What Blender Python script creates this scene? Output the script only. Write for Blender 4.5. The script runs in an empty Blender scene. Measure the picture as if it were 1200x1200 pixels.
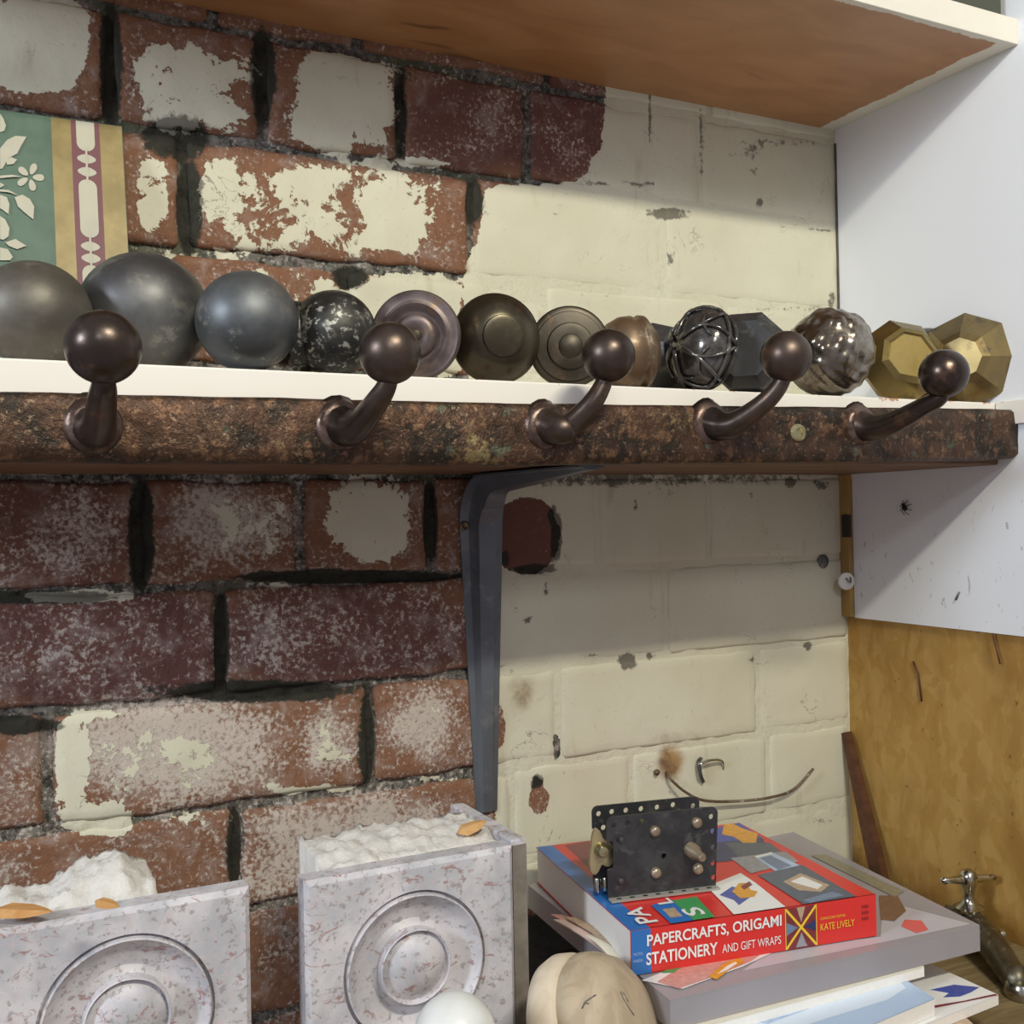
import bpy, bmesh, math, random
import numpy as np
from mathutils import Vector, Matrix, noise
random.seed(7)
scn = bpy.context.scene
COL = scn.collection

# ------------------------------------------------------------------ camera
CAM = np.array([-0.688034, -0.713377, 0.0]); YAW, PITCH, ROLL, FPX = 0.464505, 0.006560, -0.019900, 1240.15
F_ = np.array([math.sin(YAW)*math.cos(PITCH), math.cos(YAW)*math.cos(PITCH), math.sin(PITCH)])
R0 = np.array([math.cos(YAW), -math.sin(YAW), 0.0]); U0 = np.cross(R0, F_)
R_ = R0*math.cos(ROLL)+U0*math.sin(ROLL); U_ = -R0*math.sin(ROLL)+U0*math.cos(ROLL)
cd = bpy.data.cameras.new('camera'); cam = bpy.data.objects.new('camera', cd); COL.objects.link(cam)
cd.sensor_width = 36; cd.sensor_fit = 'HORIZONTAL'; cd.lens = FPX*36/1200; cd.clip_start = 0.01; cd.clip_end = 50
M = Matrix(((R_[0], U_[0], -F_[0], CAM[0]), (R_[1], U_[1], -F_[1], CAM[1]), (R_[2], U_[2], -F_[2], CAM[2]), (0, 0, 0, 1)))
cam.matrix_world = M
scn.camera = cam

# ------------------------------------------------------------------ world, lamps, exposure
w = bpy.data.worlds.new('room_light'); scn.world = w; w.use_nodes = True
w.node_tree.nodes['Background'].inputs[0].default_value = (1.0, 0.93, 1.03, 1)
w.node_tree.nodes['Background'].inputs[1].default_value = 0.31

def area(name, loc, target, sx, sy, power, col):
    l = bpy.data.lights.new(name, 'AREA'); l.shape = 'RECTANGLE'; l.size = sx; l.size_y = sy; l.energy = power; l.color = col
    o = bpy.data.objects.new(name, l); COL.objects.link(o); o.location = loc
    o.rotation_euler = (Vector(target)-Vector(loc)).to_track_quat('-Z', 'Y').to_euler(); return o
area('ceiling_tube_light', (-0.42, -1.14, 0.80), (-0.4, 0, 0), 0.30, 0.05, 11.8, (1.0, 0.95, 0.78))
area('far_ceiling_light', (-1.5, -3.3, 1.55), (-0.2, 0, 0), 0.5, 0.3, 15, (0.86, 0.92, 1.0))
area('side_window_light', (-1.95, -0.62, 0.50), (-0.3, -0.15, 0), 0.24, 0.3, 14, (0.80, 0.89, 1.0))
vs = scn.view_settings; vs.view_transform = 'Standard'; vs.look = 'None'; vs.gamma = 1; vs.use_curve_mapping = False; vs.exposure = 0.0

# ------------------------------------------------------------------ measuring helpers (photograph pixel -> point on a real plane)
def ray(x, y): return F_+R_*(x-600)/FPX+U_*(600-y)/FPX
def at(x, y, ax, v):
    d = ray(x, y); t = (v-CAM[ax])/d[ax]; return Vector(CAM+t*d)
def on_plane(x, y, p0, n):
    d = Vector(ray(x, y)); c = Vector(CAM); t = (Vector(p0)-c).dot(n)/d.dot(n); return c+d*t
def depth(P): return float((np.array(P)-CAM)@F_)
def proj(P):
    d = np.asarray(P)-CAM; z = d@F_
    return 600+FPX*(d@R_)/z, 600-FPX*(d@U_)/z

# ------------------------------------------------------------------ materials
class NT:
    def __init__(s, name, rough=0.6, metal=0.0, spec=0.5):
        s.m = bpy.data.materials.new(name); s.m.use_nodes = True; s.t = s.m.node_tree
        s.b = s.t.nodes['Principled BSDF']; s.b.inputs['Roughness'].default_value = rough
        s.b.inputs['Metallic'].default_value = metal; s.b.inputs['Specular IOR Level'].default_value = spec
        s.tc = s.t.nodes.new('ShaderNodeTexCoord')
        g = s.t.nodes.new('ShaderNodeNewGeometry'); s.pos = g.outputs['Position']; s.obj = s.tc.outputs['Object']
    def n(s, t, **k):
        o = s.t.nodes.new(t)
        for a, b in k.items(): setattr(o, a, b)
        return o
    def put(s, sock, v):
        if isinstance(v, bpy.types.NodeSocket): s.t.links.new(v, sock)
        elif isinstance(v, (tuple, list)): sock.default_value = tuple(v)+((1,) if len(v) == 3 and sock.type == 'RGBA' else ())
        else: sock.default_value = v
    def noise(s, scale, detail=4, rough=0.6, dist=0, vec=None, off=None, stretch=None):
        v = vec or s.obj
        if off or stretch:
            mp = s.n('ShaderNodeMapping'); s.put(mp.inputs[0], v)
            if off: mp.inputs[1].default_value = off
            if stretch: mp.inputs[3].default_value = stretch
            v = mp.outputs[0]
        o = s.n('ShaderNodeTexNoise'); s.put(o.inputs['Vector'], v)
        o.inputs['Scale'].default_value = scale; o.inputs['Detail'].default_value = detail
        o.inputs['Roughness'].default_value = rough; o.inputs['Distortion'].default_value = dist
        return o.outputs[0]
    def math(s, op, a, b=0, c=0, clamp=False):
        o = s.n('ShaderNodeMath', operation=op, use_clamp=clamp); s.put(o.inputs[0], a); s.put(o.inputs[1], b)
        if len(o.inputs) > 2: s.put(o.inputs[2], c)
        return o.outputs[0]
    def step(s, v, lo, hi, a=0, b=1):
        o = s.n('ShaderNodeMapRange', interpolation_type='SMOOTHSTEP'); s.put(o.inputs[0], v)
        for i, q in zip((1, 2, 3, 4), (lo, hi, a, b)): s.put(o.inputs[i], q)
        return o.outputs[0]
    def mix(s, f, a, b):
        o = s.n('ShaderNodeMix', data_type='RGBA'); s.put(o.inputs[0], f); s.put(o.inputs[6], a); s.put(o.inputs[7], b); return o.outputs[2]
    def attr(s, name):
        o = s.n('ShaderNodeAttribute', attribute_name=name); sp = s.n('ShaderNodeSeparateColor'); s.put(sp.inputs[0], o.outputs['Color'])
        return sp.outputs[0], sp.outputs[1], sp.outputs[2], o.outputs['Alpha']
    def color(s, v): s.put(s.b.inputs['Base Color'], v)
    def bump(s, h, strength=0.4, dist=0.001):
        o = s.n('ShaderNodeBump'); o.inputs['Strength'].default_value = strength; o.inputs['Distance'].default_value = dist
        s.put(o.inputs['Height'], h); s.put(s.b.inputs['Normal'], o.outputs[0])

def plain(name, c, rough=0.5, metal=0.0, spec=0.5, var=0.12, sc=60):
    m = NT(name, rough, metal, spec)
    f = m.noise(sc, 3)
    m.color(m.mix(f, tuple(x*(1-var) for x in c), tuple(min(1, x*(1+var)) for x in c))); return m.m
def metal_mat(name, c1, c2, c3=None, rough=0.42, sc=25, bump=0.15, bs=160, metal=0.75, lo=.42, hi=.62, smudge=0.0):
    m = NT(name, rough, metal)
    f = m.noise(sc, 5, .65); c = m.mix(m.step(f, lo, hi), c1, c2)
    if c3:
        g = m.noise(sc*2.3, 6, .7, off=(3, 1, 7)); c = m.mix(m.step(g, .56, .66), c, c3)
    if smudge:
        g = m.noise(sc*7, 4, .7, off=(9, 2, 4)); g2 = m.noise(sc*.9, 3, .5, off=(1, 8, 2))
        c = m.mix(m.math('MULTIPLY', m.math('MULTIPLY', m.step(g, .52, .66), m.step(g2, .5, .62)), smudge), c, (.45, .44, .38))
    m.color(c); m.put(m.b.inputs['Roughness'], m.step(f, .3, .7, rough*.8, rough*1.25))
    m.bump(m.noise(bs, 4), bump, .0006); return m.m

def wall_mat(name, mortar):
    m = NT(name, .85, 0, .25)
    pa, hue, spk, drk = m.attr('wear_shade')
    P = m.pos
    n1 = m.noise(32, 8, .68, .5, P); n2 = m.noise(190, 4, .7, 0, P); n3 = m.noise(9, 3, .5, 0, P); n4 = m.noise(420, 2, .6, 0, P)
    if mortar:
        base = m.mix(m.step(n2, .38, .62), (.040, .040, .034), (.165, .155, .13))
        base = m.mix(m.step(n1, .56, .70), base, (.30, .29, .25))
        base = m.mix(m.step(n3, .52, .64), base, (.085, .090, .055))
    else:
        a = m.mix(hue, (.240, .118, .062), (.122, .054, .044))
        b = m.mix(hue, (.180, .090, .050), (.150, .066, .050))
        base = m.mix(m.step(n1, .36, .64), a, b)
        base = m.mix(m.math('MULTIPLY', m.step(n2, .40, .25), .5), base, (.10, .04, .03))
    # white bloom of salts
    n5 = m.noise(330, 3, .65, .2, P, (4, 4, 4))
    s = m.step(m.math('ADD', m.math('ADD', m.math('MULTIPLY', n5, .6), m.math('MULTIPLY', n1, .4)), m.math('MULTIPLY', spk, .26)), .60, .74)
    wash = m.step(m.math('ADD', m.noise(48, 6, .7, .5, P, (8, 1, 3)), m.math('MULTIPLY', spk, .30)), .58, .82)
    base = m.mix(m.math('MULTIPLY', wash, .55), base, (.36, .30, .27))
    base = m.mix(m.math('MULTIPLY', s, .85), base, (.54, .48, .42))
    # dark soot and moss, plus shade painted into the gap left of the books
    d = m.step(m.math('ADD', m.math('MULTIPLY', n1, .6), m.math('ADD', m.math('MULTIPLY', n2, .4), m.math('MULTIPLY', drk, .6))), .72, .86)
    base = m.mix(d, base, m.mix(n2, (.012, .012, .010), (.045, .043, .030)))
    # lime paint, flaking
    q = m.math('ADD', m.math('ADD', m.math('MULTIPLY', n1, 1.5), m.math('MULTIPLY', n2, .5)), m.math('SUBTRACT', pa, .5))
    pf = m.step(q, .985, 1.015)
    stain = m.step(m.noise(55, 6, .7, .4, P, (2, 5, 1)), .62, .74)
    pc = m.mix(m.step(n3, .35, .65), (.58, .555, .42), (.63, .61, .48))
    pc = m.mix(m.math('MULTIPLY', stain, .30), pc, (.34, .31, .24))
    v1 = m.math('ABSOLUTE', m.math('SUBTRACT', m.noise(17, 5, .62, .8, P, (6, 3, 9)), .5)); v2 = m.step(m.noise(21, 3, .5, 0, P, (1, 9, 4)), .57, .66)
    pc = m.mix(m.math('MULTIPLY', m.math('MULTIPLY', m.step(v1, .006, .0015), v2), .6), pc, (.16, .14, .11))
    dr = m.noise(60, 4, .6, 0, P, (3, 3, 3), (1, 1, .22)); pc = m.mix(m.math('MULTIPLY', m.step(dr, .60, .74), .28), pc, (.34, .27, .17))
    pc = m.mix(m.math('MULTIPLY', m.step(n4, .66, .74), .3), pc, (.2, .17, .12))
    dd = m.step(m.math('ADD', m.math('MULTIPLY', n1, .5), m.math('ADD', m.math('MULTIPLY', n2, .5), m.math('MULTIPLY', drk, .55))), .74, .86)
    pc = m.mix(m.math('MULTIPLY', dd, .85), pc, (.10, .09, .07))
    rs, _, _, _ = m.attr('rust')
    r = m.step(m.math('ADD', m.math('MULTIPLY', n1, .9), rs), .62, 1.25)
    pc = m.mix(m.math('MULTIPLY', r, .9), pc, m.mix(m.step(n1, .4, .6), (.34, .20, .06), (.13, .055, .018)))
    m.color(m.mix(pf, base, pc))
    h = m.math('ADD', m.math('MULTIPLY', n1, .4), m.math('ADD', m.math('MULTIPLY', n2, .35 if not mortar else .9), m.math('MULTIPLY', pf, .45)))
    h = m.math('SUBTRACT', h, m.math('MULTIPLY', m.math('MULTIPLY', m.step(n2, .5, .3), .35), m.math('SUBTRACT', 1.0, pf)))
    m.bump(h, .75, .0016 if mortar else .0011)
    return m.m

M_BRICK = wall_mat('painted_brick', False); M_MORTAR = wall_mat('sooty_mortar', True)
M_IRON = metal_mat('brown_bronze', (.062, .047, .040), (.100, .074, .060), (.14, .085, .058), .33, 18, .18, metal=.85)
M_DARK = metal_mat('dark_gunmetal', (.10, .10, .10), (.155, .155, .15), (.21, .205, .18), .46, 14, .15, smudge=.5, metal=.7)
M_DARK2 = metal_mat('blue_grey_metal', (.095, .103, .108), (.145, .155, .160), (.20, .195, .18), .44, 14, .12, smudge=.6, metal=.7)
M_DUST = metal_mat('dusty_brown_metal', (.115, .105, .085), (.175, .162, .135), (.24, .225, .19), .5, 12, .25, smudge=.9, metal=.55)
M_BLACK = metal_mat('worn_black_iron', (.025, .025, .023), (.055, .054, .048), (.16, .155, .13), .42, 30, .4, metal=.6, smudge=1)
M_ROSE = metal_mat('plum_brown_metal', (.13, .10, .095), (.20, .16, .15), (.21, .15, .11), .42, 22, .2, metal=.7)
M_OLIVE = metal_mat('olive_brown_metal', (.065, .055, .036), (.11, .09, .058), (.17, .10, .045), .36, 20, .15, metal=.8)
M_TAN = metal_mat('rusty_tan_metal', (.22, .14, .075), (.15, .105, .07), (.32, .26, .18), .42, 25, .2, metal=.7)
M_BRASS = metal_mat('tarnished_brass', (.33, .245, .08), (.24, .185, .075), (.16, .12, .06), .34, 22, .12, metal=.92)
M_BRASS2 = metal_mat('dull_brass', (.27, .20, .085), (.20, .155, .08), (.14, .11, .07), .40, 22, .12, metal=.9)
M_SILV = metal_mat('embossed_silvered_metal', (.20, .17, .13), (.34, .31, .27), (.14, .09, .06), .24, 45, .8, 95, metal=.95)
M_GLOSS = metal_mat('glossy_black_lacquer', (.07, .065, .06), (.17, .16, .15), None, .14, 40, .3, 120, metal=.6)
M_CHROME = metal_mat('worn_chrome', (.62, .62, .58), (.42, .42, .36), (.20, .19, .14), .18, 60, .1, metal=1)
M_TARN = metal_mat('tarnished_tap_brass', (.10, .085, .055), (.16, .14, .10), (.30, .28, .22), .35, 60, .3, metal=.8)
M_SCREW = metal_mat('yellow_zinc', (.50, .46, .26), (.38, .34, .2), None, .3, 90, .1, metal=.9)
M_STEEL = metal_mat('grey_enamel_steel', (.135, .150, .170), (.105, .115, .128), (.18, .19, .195), .38, 12, .1, metal=.35)
M_RUSTW = metal_mat('brown_wire', (.12, .08, .05), (.2, .16, .11), (.45, .43, .38), .5, 60, .3, metal=.3)

def rail_mat():
    m = NT('hammered_rusty_iron', .42, .6)
    n1 = m.noise(38, 7, .7, .6); n2 = m.noise(130, 5, .7); n3 = m.noise(14, 3)
    c = m.mix(m.step(n1, .40, .58), (.026, .019, .013), (.085, .044, .026))
    c = m.mix(m.step(n2, .53, .64), c, (.17, .092, .05)); c = m.mix(m.math('MULTIPLY', m.step(m.noise(300, 3, .7), .58, .66), .7), c, (.26, .18, .11))
    c = m.mix(m.math('MULTIPLY', m.step(n3, .55, .66), m.step(n2, .5, .6)), c, (.25, .20, .09))
    c = m.mix(m.math('MULTIPLY', m.step(m.noise(90, 4, .6, off=(5, 5, 5)), .62, .7), .6), c, (.10, .12, .085))
    m.color(c); m.bump(m.math('ADD', m.math('MULTIPLY', n1, 1.0), m.math('MULTIPLY', n2, .6)), .9, .0022); return m.m
M_RAIL = rail_mat()
def wood_mat(name, c1, c2, axis=(1, 8, 8), rough=.6, sc=14, spots=None):
    m = NT(name, rough, 0, .3)
    g = m.noise(sc, 6, .6, .6, stretch=axis); c = m.mix(m.step(g, .35, .65), c1, c2)
    if spots:
        f = m.noise(7, 4, .6, off=(1, 2, 3)); c = m.mix(m.math('MULTIPLY', m.step(f, .56, .72), .8), c, spots)
    m.color(c); m.bump(g, .25, .0005); return m.m
M_TIMBER = wood_mat('stained_brown_timber', (.115, .058, .030), (.20, .11, .058))
M_BENCH = wood_mat('old_bench_wood', (.17, .12, .055), (.27, .21, .11), rough=.7)
M_TURN = wood_mat('pale_turned_wood', (.40, .32, .22), (.50, .41, .29), (6, 6, 1), .55)
M_TURN2 = wood_mat('cream_turned_wood', (.60, .51, .38), (.68, .59, .46), (6, 6, 1), .55)
M_SPLINT = wood_mat('orange_splinter', (.55, .27, .09), (.68, .42, .18))
M_ROD = wood_mat('dark_brown_stick', (.075, .030, .015), (.11, .045, .022), rough=.5)
M_BATTEN = wood_mat('yellow_batten', (.42, .26, .07), (.30, .20, .08), (4, 4, 1), spots=(.16, .10, .05))

def chipped_white():
    m = NT('chipped_white_gloss', .45, 0, .4)
    a = m.noise(60, 5, .7, .4, m.pos); sep = m.n('ShaderNodeSeparateXYZ'); m.put(sep.inputs[0], m.pos)
    edge = m.step(sep.outputs[2], .0765, .0805)
    f = m.step(m.math('ADD', a, m.math('MULTIPLY', edge, .16)), .72, .75)
    c = m.mix(m.noise(8, 3), (.78, .74, .66), (.84, .80, .73))
    m.color(m.mix(f, c, (.50, .27, .16))); m.bump(m.noise(40, 4), .15, .0006); return m.m
M_WHITE = chipped_white()
def upper_shelf_mat():
    m = NT('varnished_board_with_paint_edge', .38, 0, .4)
    sep = m.n('ShaderNodeSeparateXYZ'); m.put(sep.inputs[0], m.pos)
    nz = m.noise(60, 5, .7, .3, m.pos)
    g = m.noise(10, 5, .6, 1.0, m.pos, stretch=(1.2, 3, 1)); g2 = m.noise(34, 5, .7, .5, m.pos, stretch=(1, 2.5, 1))
    c = m.mix(m.step(g, .3, .68), (.36, .165, .065), (.46, .235, .100)); c = m.mix(m.math('MULTIPLY', g2, .4), c, (.28, .125, .05))
    knot = m.step(m.noise(5.5, 2, .4, 1.5, m.pos, off=(2.3, .4, 0), stretch=(1, 4, 1)), .64, .74); c = m.mix(m.math('MULTIPLY', knot, .6), c, (.07, .032, .016))
    e1 = m.math('ADD', sep.outputs[0], m.math('MULTIPLY', nz, .012))      # border along the right wall, towards X=0
    e2 = m.math('ADD', m.math('MULTIPLY', sep.outputs[1], -1.0), m.math('MULTIPLY', nz, .010))
    f = m.math('MAXIMUM', m.step(e1, -.012, -.0105), m.step(e2, .1875, .1888))
    f = m.math('MAXIMUM', f, m.step(sep.outputs[2], .3422, .3428))
    m.color(m.mix(f, c, m.mix(m.noise(30, 3), (.66, .62, .53), (.74, .71, .62)))); m.put(m.b.inputs['Roughness'], m.step(f, 0, 1, .35, .5))
    m.bump(m.math('ADD', m.math('MULTIPLY', g2, .4), m.math('MULTIPLY', f, .6)), .3, .0008); return m.m
M_USHELF = upper_shelf_mat()
def panel_mat():
    m = NT('white_painted_board', .55, 0, .35)
    a = m.noise(6, 4, .5, 0, m.pos); b = m.noise(220, 3, .6, .8, m.pos, stretch=(1, 1, .35))
    c = m.mix(a, (.74, .76, .79), (.80, .82, .85)); sep = m.n('ShaderNodeSeparateXYZ'); m.put(sep.inputs[0], m.pos)
    low = m.step(sep.outputs[2], .03, -.01)
    c = m.mix(m.math('MULTIPLY', m.math('MULTIPLY', m.step(b, .64, .72), low), .55), c, (.18, .16, .14)); m.color(c)
    m.bump(m.noise(70, 4), .15, .0006); return m.m
M_PANEL = panel_mat()
def osb_mat():
    m = NT('strand_board', .6, 0, .3)
    v = m.n('ShaderNodeTexVoronoi'); mp = m.n('ShaderNodeMapping'); m.put(mp.inputs[0], m.pos); mp.inputs[3].default_value = (1, 1.0, .42)
    ad = m.n('ShaderNodeVectorMath', operation='ADD'); m.put(ad.inputs[0], mp.outputs[0])
    nn = m.n('ShaderNodeTexNoise'); m.put(nn.inputs[0], m.pos); nn.inputs[2].default_value = 30; sc = m.n('ShaderNodeVectorMath', operation='SCALE'); m.put(sc.inputs[0], nn.outputs[1]); sc.inputs[3].default_value = .03
    m.put(ad.inputs[1], sc.outputs[0]); m.put(v.inputs['Vector'], ad.outputs[0]); v.inputs['Scale'].default_value = 120
    h = m.n('ShaderNodeSeparateColor'); m.put(h.inputs[0], v.outputs['Color'])
    n1 = m.noise(26, 6, .65, 1.2, m.pos, stretch=(1, 1.3, .5)); n2 = m.noise(14, 4, .5, 0, m.pos)
    c = m.mix(m.step(h.outputs[0], .1, .9), (.40, .225, .055), (.45, .275, .082))
    c = m.mix(m.math('MULTIPLY', m.step(n1, .42, .66), .6), c, (.31, .17, .040)); c = m.mix(m.math('MULTIPLY', m.step(n2, .54, .7), .55), c, (.26, .13, .028))
    c = m.mix(m.math('MULTIPLY', m.step(m.noise(150, 3, .6, 0, m.pos), .68, .75), .7), c, (.10, .05, .015))
    m.color(c); m.bump(m.math('ADD', h.outputs[1], n1), .25, .0007); return m.m
M_OSB = osb_mat()
def marble_mat():
    m = NT('lilac_grey_marble', .42, 0, .4)
    a = m.noise(28, 5, .6, .4); b = m.noise(150, 5, .75, .6, off=(3, 3, 3)); r = m.noise(85, 5, .7, 1.2, off=(7, 1, 2), stretch=(1, 1, 1.8)); sp = m.noise(260, 3, .6)
    c = m.mix(m.step(a, .35, .65), (.45, .455, .49), (.66, .64, .67)); c = m.mix(m.math('MULTIPLY', m.step(b, .52, .66), .6), c, (.60, .50, .50))
    c = m.mix(m.math('MULTIPLY', m.step(sp, .56, .66), .6), c, (.25, .22, .21)); c = m.mix(m.math('MULTIPLY', m.step(r, .59, .64), .75), c, (.33, .17, .15))
    m.color(c); m.bump(b, .15, .0004); return m.m
M_MARBLE = marble_mat()
M_MARBDARK = plain('weathered_marble_edge', (.22, .19, .16), .7, var=.5, sc=90)
def plaster_mat():
    m = NT('crumbly_plaster', .95, 0, .1); a = m.noise(90, 6, .7); b = m.noise(35, 4)
    m.color(m.mix(m.math('MULTIPLY', m.step(b, .58, .7), .5), m.mix(a, (.56, .54, .50), (.80, .78, .74)), (.42, .34, .26))); m.bump(a, .9, .002); return m.m
M_PLASTER = plaster_mat()
def rgb(r, g, b): f = lambda c: ((c/255+.055)/1.055)**2.4 if c > 10 else c/3294; return (f(r), f(g), f(b))
K = {}; PHOTO = ('slate', 'grey', 'navy', 'tan', 'brown', 'pink', 'steel_blue', 'mist_blue', 'orange', 'maroon', 'olive_print', 'royal')
def ink(name, c, rough=.28):
    if name not in K: K[name] = plain(name+'_print', c, rough, 0, .5, *((.45, 260) if name in PHOTO else (.06, 30)))
    return K[name]
RED = ink('red', (.66, .035, .03)); BLUE = ink('blue', (.03, .16, .48)); GREEN = ink('green', (.06, .32, .10)); WHT = ink('white', (.80, .80, .78))
NAVY = ink('navy', (.035, .045, .13)); ORG = ink('orange', (.72, .33, .03)); GREY = ink('grey', (.30, .30, .33)); SLATE = ink('slate', (.09, .11, .15))
ROYAL = ink('royal', (.06, .09, .36)); LBLUE = ink('light_blue', (.42, .55, .74)); TANI = ink('tan', (.46, .33, .22)); YEL = ink('yellow', (.80, .55, .05)); MAR = ink('maroon', (.20, .035, .04)); PALEG = ink('pale_green', (.45, .52, .42)); BRN = ink('brown', (.20, .11, .07)); PINK = ink('pink', (.60, .30, .26))
PAPER = plain('page_edges', (.88, .86, .81), .8, var=.08, sc=300)
CREAM = plain('cream_card', (.72, .68, .56), .6)
M_GREYBOX = plain('glossy_grey_cover', (.33, .31, .33), .25, 0, .5, .12, 20)

# ------------------------------------------------------------------ object helpers
def link(name, me, mat=None, parent=None, smooth=False):
    o = bpy.data.objects.new(name, me); COL.objects.link(o)
    if mat is not None:
        for mm in (mat if isinstance(mat, (list, tuple)) else [mat]): me.materials.append(mm)
    if parent: o.parent = parent
    if smooth: me.polygons.foreach_set('use_smooth', [True]*len(me.polygons))
    return o
def mesh(name, verts, faces, mat=None, parent=None, smooth=False, mi=None):
    me = bpy.data.meshes.new(name); me.from_pydata([tuple(v) for v in verts], [], faces)
    if mi: me.polygons.foreach_set('material_index', mi)
    me.update(); return link(name, me, mat, parent, smooth)
def frombm(name, bm, mat=None, parent=None, smooth=False):
    me = bpy.data.meshes.new(name); bmesh.ops.recalc_face_normals(bm, faces=bm.faces); bm.to_mesh(me); bm.free(); return link(name, me, mat, parent, smooth)
def empty(name, loc=(0, 0, 0), rot=None):
    o = bpy.data.objects.new(name, None); o.empty_display_size = .02; COL.objects.link(o); o.location = loc
    if rot is not None: o.rotation_euler = rot
    return o
def tag(o, label, cat, group=None, kind=None):
    o['label'] = label; o['category'] = cat
    if group: o['group'] = group
    if kind: o['kind'] = kind
    return o
def box_bm(bm, x0, x1, y0, y1, z0, z1, mtx=None, bev=0):
    v = [bm.verts.new((x, y, z)) for x in (x0, x1) for y in (y0, y1) for z in (z0, z1)]
    fs = [(0, 1, 3, 2), (4, 6, 7, 5), (0, 4, 5, 1), (2, 3, 7, 6), (0, 2, 6, 4), (1, 5, 7, 3)]
    F = [bm.faces.new([v[i] for i in f]) for f in fs]
    if bev: 
        ed = list({e for f in F for e in f.edges}); r = bmesh.ops.bevel(bm, geom=ed, offset=bev, segments=2, affect='EDGES', profile=.5)
    if mtx is not None:
        bmesh.ops.transform(bm, matrix=mtx, verts=[q for q in bm.verts if q.is_valid])
def box(name, x0, x1, y0, y1, z0, z1, mat, parent=None, bev=0.0008):
    bm = bmesh.new(); box_bm(bm, x0, x1, y0, y1, z0, z1, None, bev); return frombm(name, bm, mat, parent)
def lathe(name, prof, mat, parent=None, seg=48, smooth=True, mtx=None, phase=0):
    V = []; Fc = []
    for r, h in prof:
        for k in range(seg):
            a = 2*math.pi*(k+phase)/seg; V.append(Vector((r*math.cos(a), r*math.sin(a), h)))
    for i in range(len(prof)-1):
        for k in range(seg):
            a, b = i*seg+k, i*seg+(k+1) % seg; Fc.append((a, b, b+seg, a+seg))
    Fc.append(tuple(range(seg-1, -1, -1))); Fc.append(tuple(range((len(prof)-1)*seg, len(prof)*seg)))
    if mtx is not None: V = [mtx @ v for v in V]
    o = mesh(name, V, Fc, mat, parent, smooth)
    if smooth:
        try: o.data.set_sharp_from_angle(angle=math.radians(50))
        except Exception: pass
    return o
def dir_mtx(d): return Vector(d).normalized().to_track_quat('Z', 'Y').to_matrix().to_4x4()
def tube_bm(bm, pts, rads, seg=12):
    rings = []; pts = [Vector(p) for p in pts]; n = len(pts); up = None
    for i, p in enumerate(pts):
        t = (pts[min(i+1, n-1)]-pts[max(i-1, 0)]).normalized()
        if up is None: up = t.orthogonal().normalized()
        up = (up-t*up.dot(t)).normalized(); s = t.cross(up); r = rads[i] if hasattr(rads, '__len__') else rads
        rings.append([bm.verts.new(p+(up*math.cos(2*math.pi*k/seg)+s*math.sin(2*math.pi*k/seg))*r) for k in range(seg)])
    for a, b in zip(rings, rings[1:]):
        for k in range(seg): bm.faces.new((a[k], a[(k+1) % seg], b[(k+1) % seg], b[k]))
    bm.faces.new(rings[0][::-1]); bm.faces.new(rings[-1])
def tube(name, pts, rads, mat, parent=None, seg=12):
    bm = bmesh.new(); tube_bm(bm, pts, rads, seg); return frombm(name, bm, mat, parent, True)
def spline(P, n=8):
    P = [Vector(p) for p in P]; out = []; Q = [P[0]*2-P[1]]+P+[P[-1]*2-P[-2]]
    for i in range(1, len(Q)-2):
        for k in range(n):
            t = k/n; a, b, c, d = Q[i-1:i+3]
            out.append(.5*((2*b)+(c-a)*t+(2*a-5*b+4*c-d)*t*t+(3*b-a-3*c+d)*t**3))
    out.append(P[-1]); return out
def arcprof(R, a0, a1, n=16, cz=0): return [(R*math.cos(math.radians(a0+(a1-a0)*i/n)), cz+R*math.sin(math.radians(a0+(a1-a0)*i/n))) for i in range(n+1)]
def printed(name, polys, mat_list, mtx, parent, lift=.00012):
    """thin print lying on a cover: polys = [(material index, [(u,v)...])], each a hair above the one before"""
    V = []; Fc = []; mi = []
    for k, (m, P) in enumerate(polys):
        i = len(V); V += [mtx @ Vector((u, v, lift*(k+1))) for u, v in P]; Fc.append(tuple(range(i, i+len(P)))); mi.append(m)
    return mesh(name, V, Fc, mat_list, parent, False, mi)
def lettering(name, s, mtx, wd, ht, mat, parent, bold=.02):
    """flat letters fitted to a wd x ht field, mtx maps (x right, y up) onto the surface"""
    c = bpy.data.curves.new(name, 'FONT'); c.body = s; c.offset = bold; c.resolution_u = 3
    o = bpy.data.objects.new(name, c); COL.objects.link(o); dg = bpy.context.evaluated_depsgraph_get(); dg.update()
    me = bpy.data.meshes.new_from_object(o.evaluated_get(dg)); bpy.data.objects.remove(o); bpy.data.curves.remove(c)
    xs = [v.co.x for v in me.vertices]; ys = [v.co.y for v in me.vertices]
    sx = wd/(max(xs)-min(xs)); sy = ht/(max(ys)-min(ys)); x0 = min(xs); y0 = min(ys)
    for v in me.vertices: v.co = mtx @ Vector(((v.co.x-x0)*sx, (v.co.y-y0)*sy, .0004))
    me.name = name; me.materials.clear(); return link(name, me, mat, parent)

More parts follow.
